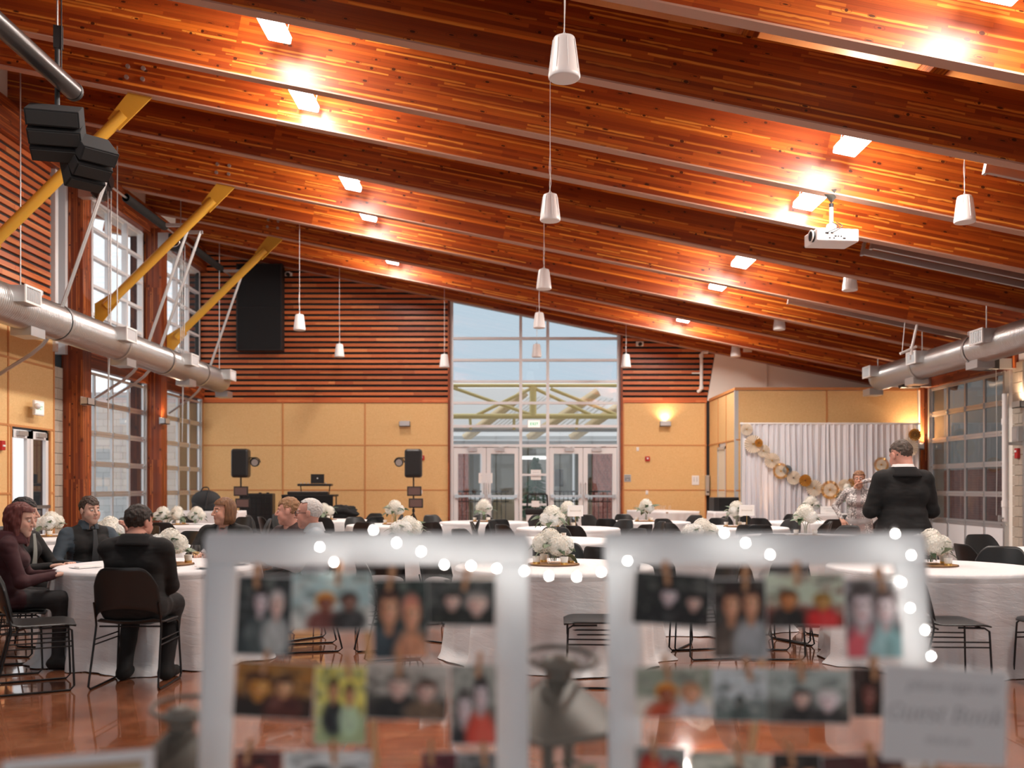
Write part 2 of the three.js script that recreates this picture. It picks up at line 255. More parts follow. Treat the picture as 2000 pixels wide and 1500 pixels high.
{ // tall storefront window and its doors
  const w = struct('window_1', 'tall white framed end window with sloping head above two pairs of glass doors', 'window');
  const top = (x) => 6.20 - SLOPE * x, z = ZB - .1, fr = (x0, x1, y0, y1, dz = .12) => b6(x0, x1, y0, y1, z - dz / 2, z + dz / 2);
  const xs = [WX0, .24, .985, WX1], ys = [2.52, 3.06, 3.70, 4.29, 4.88, 5.48];
  for (const x of [WX0 + .04, .24, .985, WX1 - .04]) mesh('mullion', fr(x - .04, x + .04, x === .24 || x === .985 ? 0 : 0, top(x) - .02), M.aluPaint, w);
  for (const y of ys) mesh('transom', fr(WX0 + .08, WX1 - .08, y - .035, y + .035, .11), M.aluPaint, w);
  mesh('sloping_head', bx((WX1 - WX0) / Math.cos(tilt), .1, .12).rotateZ(tilt).translate((WX0 + WX1) / 2, top((WX0 + WX1) / 2), z), M.aluPaint, w);
  for (const y of [.9, 1.72]) mesh('transom', fr(.28, .945, y - .03, y + .03, .1), M.aluPaint, w);
  for (let i = 0; i < 3; i++) {
    const a = xs[i] + .04, b = xs[i + 1] - .04;
    for (let j = 0; j < 5; j++) mesh('pane', b6(a, b, ys[j] + .03, ys[j + 1] - .03, z - .004, z + .004), j >= 3 ? M.glassTint : M.glass, w);
    mesh('pane', new THREE.ExtrudeGeometry(new THREE.Shape([new THREE.Vector2(a, 5.51), new THREE.Vector2(b, 5.51), new THREE.Vector2(b, top(b)), new THREE.Vector2(a, top(a))]), { depth: .008, bevelEnabled: false }).translate(0, 0, z), M.glassTint, w);
  }
  for (const [y0, y1] of [[.05, .87], [.93, 1.69], [1.75, 2.49]]) mesh('pane', b6(.28, .945, y0, y1, z - .004, z + .004), M.glass, w);
  let n = 1;
  for (const [x0, x1] of [[WX0 + .09, .19], [1.03, WX1 - .09]]) {
    const mid = (x0 + x1) / 2;
    for (const [a, b, hinge] of [[x0, mid - .006, 0], [mid + .006, x1, 1]]) {
      const d = struct('door_' + n, `${ORD[n - 1]} leaf, counted from the garage doors, of the glass entrance doors`, 'door'); n++;
      mesh('leaf_frame', [fr(a, a + .12, .02, 2.47, .06), fr(b - .12, b, .02, 2.47, .06), fr(a + .12, b - .12, 2.30, 2.47, .06), fr(a + .12, b - .12, .02, .42, .06)], M.aluPaint, d);
      mesh('pane', b6(a + .12, b - .12, .42, 2.30, z - .004, z + .004), M.glass, d);
      const h = mesh('push_bar', [b6(a + .06, b - .06, 1.10, 1.16, z + .06, z + .10), b6(a + .04, a + .14, 1.08, 1.18, z + .03, z + .11), b6(b - .14, b - .04, 1.08, 1.18, z + .03, z + .11)], M.chrome, d);
      const hx = hinge ? a + .06 : b - .06; mesh('pull_handle', [pipe([V(hx, 1.2, z + .03), V(hx, 1.2, z + .09), V(hx, 1.5, z + .09), V(hx, 1.5, z + .03)], .012, .03)], M.chrome, d);
      mesh('closer', [b6(mid + (hinge ? .25 : -.5), mid + (hinge ? .5 : -.25), 2.37, 2.45, z + .03, z + .08), rod(V(mid + (hinge ? .3 : -.3), 2.46, z + .07), V(mid + (hinge ? .62 : -.62), 2.50, z + .16), .01, 6)], M.alu, d);
    }
  }
}
// ---- wall with tall posts, garage doors and clerestory (x = XL)
function garageDoor(n, label, X, z0, z1, inward, rowsOpaque, glass) {       // panelled overhead door between z0 (nearer) and z1
  const d = struct('door_' + n, label, 'garage door'), H = 3.72, rows = 6, cols = 4, ph = H / rows, pw = (z0 - z1) / cols, a = X, s = inward;
  for (let r = 0; r < rows; r++) {
    const y0 = r * ph, y1 = y0 + ph;
    mesh('rail', [b6(a, a + s * .05, y0, y0 + .055, z0, z1), b6(a, a + s * .05, y1 - .055, y1 - .004, z0, z1)], M.alu, d);
    for (let c = 0; c <= cols; c++) { const z = z0 - c * pw, t = c === 0 || c === cols ? .05 : .028; mesh('stile', b6(a, a + s * .048, y0 + .055, y1 - .055, Math.min(z0, z + t), Math.max(z1, z - t)), M.alu, d); if (r) mesh('hinge', [b6(a + s * .05, a + s * .075, y0 - .06, y0 + .06, z + .025, z - .025), rod(V(a + s * .07, y0, z - .04), V(a + s * .07, y0, z + .04), .014, 6)], M.galv, d); }
    for (let c = 0; c < cols; c++) mesh('pane', b6(a + s * .02, a + s * .026, y0 + .055, y1 - .055, z0 - c * pw - .028, z0 - (c + 1) * pw + .028), r < rowsOpaque ? M.aluPaint : glass, d);
  }
  for (const z of [z0 + .05, z1 - .05]) mesh('track', [b6(a - s * .02, a + s * .09, 0, H + .1, z - .035, z + .035)], M.galv, d);
  for (let r = 0; r <= rows; r++) for (const z of [z0, z1]) mesh('roller', rod(V(a + s * .06, Math.max(.06, r * ph), z - .1), V(a + s * .06, Math.max(.06, r * ph), z + .1), .018, 6), M.chrome, d);
  return d;
}
const POSTS = [[18.66, 'second'], [22.8, 'third'], [14.5, 'first']];
{
  const w = struct('wall_left', 'side wall with slats, tan panels and openings for the overhead doors', 'wall');
  const x0 = XL - .3, x1 = XL + .05, face = XL + .05;
  // piers, lintels and the strips between openings
  mesh('pier', [b6(x0, XL, 0, 7.3, -18.45, -18.88), b6(x0, XL, 0, 7.3, -22.55, -23.02), b6(x0, XL, 0, 7.3, -26.55, ZB - .3)], M.black, w);
  mesh('door_head', [b6(XL - .06, XL + .1, 3.78, 4.32, -18.7, -22.7), b6(XL - .06, XL + .1, 3.78, 4.32, -22.9, ZB)], M.post, w);
  mesh('header_beam', b6(XL - .05, XL + .17, 7.28, 7.86, ZF, ZB), M.post, w);
  mesh('head_infill', b6(x0, XL - .06, 7.2, 9.2, ZF, ZB), M.wall, w);
  mesh('backing', [b6(x0, XL, 0, 7.3, -10.2, -16.5), b6(x0, XL, 2.42, 7.3, -16.5, -17.9), b6(x0, XL, 0, 7.3, -17.9, -18.15), b6(x0, XL, 0, 4.4, ZF, -10.2)], M.black, w);
  for (let r = 0; r < 18; r++) for (let c = 0; c < 2; c++) mesh('block', b6(x0 + .1, XL + .02, r * .203, r * .203 + .193, -18.13 - (c ? .2 + (r % 2) * -.08 : 0), c ? -18.5 : -18.325 - (r % 2) * -.08), M.block[(r + c) % 3], w);
  const rows = [0, 1.28, 2.44, 3.58, 4.42], cols = [10.2, 12.2, 14.2, 16.4, 18.05];
  for (let i = 0; i < 4; i++) for (let j = 0; j < 4; j++) {
    if (i === 3 && j < 2) { for (const [a, b] of [[16.4, 16.5], [17.9, 18.05]]) mesh('panel', b6(XL, face, rows[j] + .01, rows[j + 1] - .01, -a, -b), M.panel, w); continue; }
    mesh('panel', b6(XL, face, rows[j] + .012, rows[j + 1] - .012, -cols[i] - .012, -cols[i + 1] + .012), M.panel, w);
  }
  for (const y of rows.slice(1)) { mesh('batten', b6(face - .02, face + .012, y - .018, y + .018, -10.2, y < 2 ? -16.5 : -18.05), M.batten, w); if (y < 2) mesh('batten', b6(face - .02, face + .012, y - .018, y + .018, -17.9, -18.05), M.batten, w); }
  for (const z of [12.2, 14.2, 16.4, 16.5, 17.9, 18.04]) mesh('batten', b6(face - .02, face + .014, 0, z > 16.4 && z < 18 ? 2.44 : 4.42, -z + .018, -z - .018), M.batten, w);
  for (let y = 4.5, k = 0; y < 7.2; y += .149, k++) { let z = 10.2; while (z < 17.95) { let l = rr(2.4, 4.5); if (17.95 - z - l < .8) l = 17.95 - z; mesh('slat', b6(XL, XL + .045, y, y + .09, -z - .003, -z - l + .003), M.slat[rnd() * 5 | 0], w); z += l; } }
  mesh('window_jamb', [b6(XL - .1, XL + .1, 3.9, 7.28, -18.0, -18.12), b6(XL - .1, XL + .12, 3.9, 7.28, -18.36, -18.46)], M.aluPaint, w);
}
for (const [d, o] of POSTS) { const p = struct('post', `${o} tall timber post from the camera, carrying a yellow strut`, 'post'); mesh('post_body', b6(XL, XL + .4, 0, 7.4, -d + .19, -d - .19), M.post, p); mesh('base_plate', b6(XL, XL + .42, 0, .02, -d + .21, -d - .21), M.galv, p); }
garageDoor(5, 'glazed overhead door between the timber posts', XL, -18.95, -22.5, 1, 1, M.glass);
garageDoor(6, 'glazed overhead door next to the end wall with the speakers', XL, -23.08, -26.5, 1, 1, M.glass);
let winNo = 2;
function clerestory(label, z0, z1, cols, rows, y0, y1, X, s) {
  const w = struct('window_' + winNo++, label, 'window'), pw = (z0 - z1) / cols, ph = (y1 - y0) / rows;
  for (let c = 0; c <= cols; c++) mesh('mullion', b6(X - .06, X + .06, y0, y1, z0 - c * pw + .035, z0 - c * pw - .035), M.aluPaint, w);
  for (let r = 0; r <= rows; r++) mesh('transom', b6(X - .055, X + .055, y0 + r * ph - .03, y0 + r * ph + .03, z0, z1), M.aluPaint, w);
  for (let c = 0; c < cols; c++) for (let r = 0; r < rows; r++) mesh('pane', b6(X - .004, X + .004, y0 + r * ph + .03, y0 + (r + 1) * ph - .03, z0 - c * pw - .035, z0 - (c + 1) * pw + .035), M.glass, w);
}
clerestory('gridded high window above the overhead door between the posts', -18.92, -22.5, 4, 5, 4.34, 7.26, XL - .05, 1);
clerestory('gridded high window above the overhead door beside the slatted end wall', -23.05, -26.6, 4, 5, 4.34, 7.26, XL - .05, 1);
clerestory('high window strip on the near side wall outside the picture', 6.9, -10.15, 9, 2, 4.42, 7.26, XL - .05, 1);
{ // doors in the panelled wall
  for (const [n, z0, z1] of [[7, -16.52, -17.19], [8, -17.21, -17.88]]) {
    const d = struct('door_' + n, n === 7 ? 'glass exit door leaf farther from the timber post' : 'glass exit door leaf beside the block pier and timber post', 'door');
    const x = XL;
    mesh('leaf_frame', [b6(x - .03, x + .03, .02, 2.38, z0, z0 - .1), b6(x - .03, x + .03, .02, 2.38, z1 + .1, z1), b6(x - .03, x + .03, 2.24, 2.38, z0, z1), b6(x - .03, x + .03, .02, .3, z0, z1)], M.aluPaint, d);
    mesh('pane', b6(x - .004, x + .004, .3, 2.24, z0 - .1, z1 + .1), M.glass, d);
    mesh('push_bar', b6(x + .05, x + .09, 1.0, 1.06, z0 - .04, z1 + .04), M.chrome, d);
    mesh('closer', b6(x + .03, x + .09, 2.28, 2.36, z0 - .2, z0 - .5), M.galv, d);
  }
}
// ---- wall with garage doors on the low side (x = XR)
{
  const w = struct('wall_right', 'low side wall of painted block around the overhead doors', 'wall'), o = XR + .3;
  const ys = [[-19.35, -19.6], [-23.2, ZB - .3], [-11.2, -15.3], [ZF, -7.1]];
  mesh('backing', ys.map(([a, b]) => b6(XR, o, 0, 5.1, a, b)), M.wall, w);
  mesh('door_head', b6(XR - .12, XR, 3.74, 4.3, -19.2, -23.6), M.post, w);
  mesh('upper_wall', b6(XR + .001, o, 3.74, 5.1, ZF, ZB), M.wall, w);
  mesh('timber_post', b6(XR - .14, XR, 0, 4.2, -23.28, -23.5), M.post, w);
  for (let r = 0; r < 19; r++) for (let c = 0; c < 2; c++) mesh('block', b6(XR - .05, XR + .1, r * .203, r * .203 + .193, c ? -18.905 - (r % 2) * .2 : -18.5, c ? -19.34 : -18.895 - (r % 2) * .2), M.block[(r * 2 + c) % 3], w);
  mesh('timber_post', b6(XR - .3, XR + .05, 0, 4.2, -15.3, -15.0), M.post, w);
}
garageDoor(9, 'grey glazed overhead door behind the man in black', XR, -19.66, -23.1, -1, 1, M.glassGrey);
garageDoor(10, 'glazed overhead door on the low side just outside the picture', XR, -15.4, -18.8, -1, 1, M.glassGrey);
garageDoor(11, 'glazed overhead door on the low side nearer the camera', XR, -7.2, -11.1, -1, 1, M.glass);
{ const w = struct('wall_front', 'wall behind the camera', 'wall'); mesh('plaster', [b6(XL - .3, -7, 0, 9.5, ZF, ZF + .3), b6(7, XR + .3, 0, 8, ZF, ZF + .3), b6(-7, 7, 0, .4, ZF, ZF + .3), b6(-7, 7, 4.8, 8.8, ZF, ZF + .3)], M.wall, w); }
{ const w = struct('window_' + winNo++, 'wide window in the wall behind the camera', 'window'); for (let k = 0; k < 8; k++) { mesh('mullion', b6(-7 + k * 2 - .04, -7 + k * 2 + .04, .4, 4.8, ZF + .1, ZF + .2), M.aluPaint, w); if (k < 7) mesh('pane', b6(-6.96 + k * 2, -5.04 + k * 2, .4, 4.8, ZF + .146, ZF + .154), M.glass, w); } }
// ---- projecting alcove (tan panelled box)
{
  const w = struct('wall_alcove', 'tan panelled projecting room with white wall above', 'wall'), zf = -23.6, xa = 5.43, top = 3.75;
  mesh('core', [b6(xa + .02, XR, 0, top - .02, zf - .02, zf - .2), b6(xa + .02, xa + .2, 0, top - .02, zf - .2, ZB)], M.wall, w);
  mesh('cap', b6(xa - .03, XR, top - .02, top + .05, zf + .03, ZB), M.batten, w);
  for (const [a, b] of [[xa + .06, 7.62], [7.64, XR - .16]]) for (const [y0, y1] of [[0, 1.30], [1.30, 2.53], [2.53, top - .02]]) mesh('panel', b6(a, b, y0 + .012, y1 - .012, zf - .02, zf + .01), M.panel, w);
  for (const x of [7.63]) mesh('batten', b6(x - .02, x + .02, 0, top, zf, zf + .022), M.batten, w);
  for (const y of [1.3, 2.53]) mesh('batten', b6(xa, XR - .15, y - .016, y + .016, zf, zf + .02), M.batten, w);
  for (const [a, b] of [[23.62, 24.6], [24.6, 25.55], [25.55, 26.7]]) for (const [y0, y1] of [[0, 1.30], [1.30, 2.53], [2.53, top - .02]]) { if (a > 24 && a < 25 && y0 < 2) continue; mesh('panel', b6(xa - .012, xa + .02, y0 + .012, y1 - .012, -a - .012, -b + .012), M.panel, w); }
  for (const z of [24.6, 25.55]) mesh('batten', b6(xa - .024, xa, 0, top, -z + .02, -z - .02), M.batten, w);
  for (const y of [1.3, 2.53]) mesh('batten', b6(xa - .022, xa, y - .016, y + .016, zf, ZB), M.batten, w);
  mesh('corner_guard', b6(xa - .03, xa + .06, 0, top, zf + .012, zf - .06), M.greyTrim, w);
  const d = struct('door_12', 'narrow tan service door in the side of the alcove', 'door'); mesh('leaf', b6(xa - .02, xa + .0, .02, 2.35, -24.66, -25.5), M.beige, d); mesh('door_frame', [b6(xa - .04, xa, 0, 2.42, -24.6, -24.66), b6(xa - .04, xa, 0, 2.42, -25.5, -25.56), b6(xa - .04, xa, 2.35, 2.42, -24.6, -25.56)], M.greyTrim, d);
}
// ---------------------------------------------------------------- outside
{ const g = struct('ground', 'grey paving outside the hall', 'ground'); mesh('paving', [b6(-60, 60, -.35, -.03, ZB - .31, -90), b6(-60, -12, -.35, -.03, ZB - .31, 60), b6(13, 60, -.35, -.03, ZB - .31, 60)], M.asphalt, g); }
{ // pale block wall beyond the glazed doors
  const w = struct('wall_exterior', 'pale block garden wall seen through the overhead doors', 'wall');
  mesh('mortar', b6(-14.6, -9.1, 0, 4.3, -30.02, -30.2), M.asphalt, w);
  for (let r = 0; r < 21; r++) for (let c = 0; c < 14; c++) { const x = -14.6 + c * .4 + (r % 2 ? .2 : 0); mesh('block', b6(x, Math.min(x + .392, -9.1), r * .204, r * .204 + .196, -30, -30.1), M.paleBlock[(r * 5 + c * 3 + (r * c) % 2) % 3], w); }
}
{ // forecourt canopy: yellow pipe trusses carrying pale rafters
  const y = thing('entrance_canopy', 'yellow pipe truss canopy outside the end window', 'canopy', [0, 0, -31]);
  const s = 31 / FOCAL, q = (px, py, dz = 0) => V((px - 1000) * s, EYE - (py - 950) * s, dz);
  mesh('top_chord', rod(q(820, 753), q(1290, 753), .06, 12), M.yellowPale, y);
  mesh('bottom_chord', rod(q(820, 813), q(1290, 813), .085, 12), M.yellowPale, y);
  mesh('king_post', rod(q(1041, 756), q(1041, 813), .11, 12), M.yellowPale, y);
  for (const [a, b, c, d] of [[884, 757, 1040, 811], [1075, 759, 1206, 811], [1041, 757, 930, 811], [1041, 757, 1160, 813]]) mesh('diagonal', rod(q(a, b), q(c, d), .055, 10), M.yellowPale, y);
  for (const [a, b, c, d] of [[903, 853, 1028, 757], [1033, 853, 1176, 757], [1120, 853, 1240, 772]]) mesh('rafter', rod(q(a, b, -1.4), q(c, d, -1.4), .15, 4), M.paleTimber, y);
  for (let k = 0; k < 9; k++) mesh('purlin', rod(q(925 + k * 9, 832, -1.8), q(1012 + k * 9, 764, -1.8), .022, 5), M.white, y);
  for (let k = 0; k < 5; k++) mesh('purlin', rod(q(1085 + k * 12, 826, -1.8), q(1160 + k * 12, 768, -1.8), .022, 5), M.white, y);
  mesh('gutter', [rod(q(850, 836, -.6), q(1250, 836, -.6), .09, 8), rod(q(850, 860, -1), q(1250, 860, -1), .07, 8)], M.greyTrim, y);
  for (const x of [918, 1004, 1128]) mesh('bracket', rod(q(x, 815), q(x, 836, -.5), .05, 6), M.yellowPale, y);
  for (const x of [-3.2, 4.4]) mesh('column', rod(V(x, 0, 0), V(x, 4.7, 0), .1, 12), M.yellowPale, y);
}
{ // building across the forecourt
  const b = thing('opposite_building', 'pale building with brick piers and dark glazing across the forecourt', 'building', [0, 0, -38]);
  mesh('upper_wall', b6(-14, 16, 3.35, 5.25, 0, -.4), M.facade, b); mesh('fascia', b6(-14, 16, 3.0, 3.36, .2, -.4), M.greyTrim, b);
  for (const x of [-2.15, 3.6, -7, 8.3]) mesh('brick_pier', b6(x - .45, x + .45, 0, 3.0, .1, -.3), M.brick, b);
  mesh('room_wall', [b6(-14, 16, 0, 3, -3.2, -3.4), b6(-14, 16, -.1, 0, 0, -3.2), b6(-14, 16, 2.95, 3.05, 0, -3.2)], M.beige, b);
  mesh('doorway_wall', [b6(1.0, 2.6, 0, 3, -2, -2.2), b6(-1.6, -.8, 0, 3, -2.4, -2.6)], M.facade, b);
  for (const x of [-4.5, -1.2, .2, 1.55, 2.4, 5.8]) mesh('window_post', b6(x - .04, x + .04, 0, 3, .02, -.06), M.aluPaint, b);
  mesh('sill_rail', b6(-14, 16, .9, .98, .02, -.06), M.aluPaint, b);
  for (const [a, c] of [[-6.5, -4.5], [-4.5, -2.6], [-1.7, -1.2], [-1.2, .2], [.2, 1.55], [1.55, 2.4], [2.4, 3.15], [4.05, 5.8]]) mesh('pane', b6(a + .04, c - .04, .98, 2.98, -.025, -.02), M.glassGrey, b);
  mesh('picture', b6(1.75, 2.1, 1.4, 2.1, -1.97, -2), M.black, b);
  mesh('lamp_ring', new THREE.TorusGeometry(.5, .06, 8, 28).rotateX(Math.PI / 2).scale(1, 1, .6).translate(.85, 2.55, -1), glow(1, .98, .94, 3), b);
}
{ // tree in front of it
  const t = thing('fir_tree', 'small green fir tree behind the middle pane between the entrance doors', 'tree', [.85, -.03, -35]);
  mesh('trunk', rod(V(0, 0, 0), V(0, 2.5, 0), .05, 7, .01), M.bark, t);
  const g = []; for (let k = 0; k < 260; k++) { const h = .3 + 2.1 * Math.pow(rnd(), 1.2), r = (2.5 - h) * .36, a = rnd() * 6.283; g.push(new THREE.ConeGeometry(.05, .34, 4).rotateX(1.9).translate(0, 0, r * .75).rotateY(a).translate(0, h, 0)); }
  mesh('needles', g, M.green, t);
}
for (const [i, [x0, x1]] of [[-1.75, -.1], [1.15, 2.95]].entries()) { // railings
  const r = thing('railing', i ? 'black bar railing outside the entrance doors nearer the buffet table' : 'black bar railing outside the entrance doors nearer the disc jockey', 'railing', [0, 0, -29]);
  mesh('handrail', [rod(V(x0, 1.25, 0), V(x1, 1.25, 0), .025, 6), rod(V(x0, .95, 0), V(x1, .95, 0), .015, 6), rod(V(x0, .12, 0), V(x1, .12, 0), .018, 6)], M.black, r);
  for (let x = x0; x <= x1 + .01; x += .13) mesh('baluster', rod(V(x, 0, 0), V(x, 1.25, 0), .011, 5), M.black, r);
}
{ const w = struct('wall_courtyard', 'brick and plaster wall outside the low side doors', 'wall'); mesh('brickwork', b6(13.4, 13.7, 0, 1.9, -4, -34), M.brick, w); mesh('plaster', b6(13.4, 13.7, 1.9, 5.5, -4, -34), M.asphalt, w); }
// ---------------------------------------------------------------- building fixtures
// yellow struts from the posts up to the beams
const STRUTLABEL = { 14.5: 'yellow steel pipe strut nearest the camera, rising out of the picture edge', 18.66: 'yellow steel pipe strut, middle one of three along the window side', 22.8: 'yellow steel pipe strut farthest back, beside the black wall panel' };
for (const [d] of POSTS) {
  const a = V(XL + .42, 4.70, 0), b = V(-5.62, under(-5.62) - .12, 0), u = b.clone().sub(a).normalize(), o = thing('roof_strut', STRUTLABEL[d], 'strut', [0, 0, -d - (d === 14.5 ? .085 : d > 20 ? .13 : .3)], 0, 'yellow roof struts');
  mesh('tube', rod(a.clone().addScaledVector(u, .3), b.clone().addScaledVector(u, -.28), .085, 20), M.yellow, o);
  for (const [p, s] of [[a, 1], [b, -1]]) {
    const n = V(-u.y, u.x, 0), q = p.clone().addScaledVector(u, s * (s > 0 ? .55 : .5));
    const sh = new THREE.Shape(); const pt = (v) => new THREE.Vector2(v.x, v.y);
    if (s > 0) { sh.moveTo(a.x, a.y - .28); sh.lineTo(a.x, a.y + .26); sh.lineTo(q.x + n.x * .1, q.y + n.y * .1); sh.lineTo(q.x - n.x * .12, q.y - n.y * .12); }
    else { const r = b.clone(); sh.moveTo(r.x - .12, under(r.x - .12)); sh.lineTo(r.x + .24, under(r.x + .24)); sh.lineTo(q.x - n.x * .12, q.y - n.y * .12); sh.lineTo(q.x + n.x * .12, q.y + n.y * .12); }
    mesh('gusset_plate', new THREE.ExtrudeGeometry(sh, { depth: .024, bevelEnabled: false }).translate(0, 0, -.012), M.yellow, o);
  }
  const base = { 14.5: 14.5, 18.66: 18.9, 22.8: 22.85 }[d];
  for (const [x, y] of [[-.12, .2], [.12, .17], [-.1, .36], [.13, .33]]) mesh('bolt', rod(V(b.x + x, under(b.x) + y, -base - o.position.z + .001), V(b.x + x, under(b.x) + y, -base - o.position.z + .035), .032, 8), M.galv, o);
}
// spiral ducts with register boxes
function duct(X, Y, r, z0, z1, out, label, boxes, registerName) {
  const o = thing('air_duct', label, 'duct', [X, Y, 0]);
  const prof = [], L = z0 - z1; for (let k = 0; k <= L / .055; k++) { const z = k * .055; prof.push([r, z], [r, z + .036], [r + .007, z + .042], [r + .007, z + .049]); } prof.push([r, L], [0.001, L]);
  const t = new THREE.LatheGeometry(prof.map(([a, b]) => new THREE.Vector2(a, b)), 28); t.rotateX(-Math.PI / 2).translate(0, 0, z0); mesh('duct_tube', t, M.duct, o);
  for (let z = z0 - 1.2; z > z1 + .4; z -= 2.4) mesh('joint_collar', new THREE.CylinderGeometry(r + .018, r + .018, .09, 28, 1, true).rotateX(Math.PI / 2).translate(0, 0, z), M.galv, o);
  for (const z of boxes) {
    const e = out * (r + .02), g = mesh('register', [b6(out * (r - .16), out * (r + .16), -.02, .22, z + .22, z - .22)], M.galv, o);
    const f = out * (r + .161); mesh('register_rim', [b6(f, f + out * .02, -.03, 0, z + .24, z - .24), b6(f, f + out * .02, .2, .23, z + .24, z - .24), b6(f, f + out * .02, 0, .2, z + .24, z + .21), b6(f, f + out * .02, 0, .2, z - .21, z - .24)], M.white, g);
    for (let k = 0; k < 7; k++) mesh('vane', bx(.02, .19, .012).rotateY(.5).translate(f + out * .006, .1, z - .18 + k * .06), M.alu, g);
    mesh('lower_register', b6(-.16, .16, -r - .1, -r + .06, z - .55, z - 1.0), M.galv, o);
    mesh('hanger_bracket', [b6(-.2, .2, r - .02, r + .05, z - .7, z - .85), rod(V(out * -.12, r, z - .78), V(out * -.12, under(X) - Y + .3, z - .78), .01, 6)], M.galv, o);
  }
  mesh('support_rail', b6(-out * (r * .2), -out * (r + .02), r - .02, r + .03, z0, z1), M.galv, o);
}
duct(-7.5, 4.1, .29, -10, -24.9, 1, 'silver spiral air duct along the tall window side', [-12.2, -14.3, -18.0, -21.6, -24.55]);
duct(8.6, 3.93, .27, -12, -22.7, -1, 'silver spiral air duct along the low side above the grey overhead door', [-14.2, -17.1, -19.9, -22.4]);
// overhead door tracks on the low side
for (const [i, d] of [11.5, 15.15, 15.55, 19.25, 19.7, 23.15].entries()) {
  const lab = ['cut by the picture edge above the pendant speaker', 'lower of the pair under the projector', 'upper of the pair under the projector', 'lower of the pair ahead of the white alcove wall', 'upper of the pair ahead of the white alcove wall', 'running just in front of the white alcove wall'][i];
  const o = thing('door_track', `galvanised overhead door track ${lab}`, 'door track', [0, 0, -d], 0, 'overhead door tracks'), a = V(5.6, EYE + 3.74, 0), b = V(9.9, EYE + 2.85, 0), u = b.clone().sub(a).normalize();
  const ang = Math.atan2(u.y, u.x), len = a.distanceTo(b);
  mesh('rail', [b6(0, len, -.035, -.03, -.03, .03), b6(0, len, -.03, .06, .026, .032), b6(0, len, .05, .055, -.01, .03)].map((g) => g.rotateZ(ang).translate(a.x, a.y, 0)), M.galv, o);
  mesh('end_stop', b6(-.02, .02, -.05, .16, -.04, .04).rotateZ(ang).translate(a.x, a.y, 0), M.galv, o);
  for (const [x, dx] of [[5.75, -.16], [5.95, .25]]) { const y = a.y + (x - a.x) * u.y / u.x; const h = mesh('hanger_angle', [rod(V(x, y, -.05), V(x + dx * .4, under(x) + .1, -.05), .018, 4), rod(V(x + .03, y, -.05), V(x + .03 + dx * .4, under(x) + .1, -.05), .012, 4)], M.galv, o); }
}
// high-lift tracks on the window side
for (const [i, [d, x]] of [[15.9, -7.55], [19.7, -7.55], [20.25, -7.5], [23.9, -7.62]].entries()) {
  const o = thing('lift_track', ['steep galvanised track crossing the nearest high window', 'steep galvanised track, nearer of the pair by the third post', 'steep galvanised track, farther of the pair by the third post', 'steep galvanised pipe track in front of the slatted end wall'][i], 'door track', [0, 0, -d], 0, 'high lift tracks');
  mesh('rail', [pipe([V(XL + .12, 3.2, 0), V(x, 3.75, 0), V(x + 1.02, 6.7, 0)], .028, .4, 6), pipe([V(XL + .12, 3.2, .05), V(x, 3.75, .05), V(x + 1.02, 6.7, .05)], .014, .4, 6)], M.galv, o);
  mesh('top_bracket', b6(x + .55, x + 1.06, 6.66, 6.72, -.04, .04), M.galv, o);
}
// door operators and torsion shafts
for (const [i, [d, d2]] of [[18.3, 22.2], [22.4, 26.3]].entries()) {
  const o = thing('door_operator', i ? 'black door motor with spring shaft high by the third post' : 'black door motor with spring shaft at the top of the second post', 'motor', [-7.72, 7.02, -d], 0, 'door operators');
  mesh('motor', [rb(.3, .34, .3, .03, 0, 0, 0), new THREE.CylinderGeometry(.12, .12, .26, 16).rotateZ(Math.PI / 2).translate(.05, .12, -.02), new THREE.CylinderGeometry(.1, .1, .2, 16).rotateX(Math.PI / 2).translate(.02, -.16, .08)], M.plastic, o);
  mesh('gearwheel', new THREE.TorusGeometry(.12, .02, 8, 20).translate(.0, -.02, .17), M.chrome, o);
  const L = d2 - d; mesh('shaft', rod(V(.1, .08, -.1), V(.1, .08, -L), .02, 8), M.galv, o);
  const pr = []; for (let k = 0; k <= 90; k++) pr.push([.075 + (k % 2) * .014, k * .024]); const sp = lathe(pr, 14).rotateX(-Math.PI / 2).translate(.1, .08, -.9); mesh('torsion_spring', sp, M.rubber, o);
  mesh('chain', [soft([V(.16, -.1, .1), V(.17, -2, .1), V(.16, -4.6, .1)], .008, 30, 5), soft([V(.22, -.1, .1), V(.21, -2, .1), V(.16, -4.6, .1)], .008, 30, 5)], M.galv, o);
  mesh('mounting_plate', b6(-.4, -.14, -.2, .2, -.1, .1), M.galv, o);
}
for (const [i, [x, y, z]] of [[9.45, 4.0, -23.0], [9.45, 3.98, -19.3]].entries()) {
  const o = thing('door_operator', i ? 'black door motor at the picture edge under the silver duct' : 'black door motor above the corner of the grey overhead door', 'motor', [x, y - .15, z], 0, 'door operators');
  mesh('motor', [rb(.32, .26, .3, .03), new THREE.CylinderGeometry(.1, .1, .3, 16).rotateZ(Math.PI / 2).translate(-.14, -.04, .02)], M.plastic, o); mesh('gearwheel', new THREE.TorusGeometry(.1, .018, 8, 18).translate(-.1, 0, .16), M.chrome, o);
  mesh('chain', soft([V(.1, -.1, .1), V(.12, -1.6, .1), V(.1, -3.0, .12)], .008, 30, 5), M.galv, o); mesh('mounting_plate', b6(.1, .5, -.1, .1, -.08, .08), M.galv, o);
}
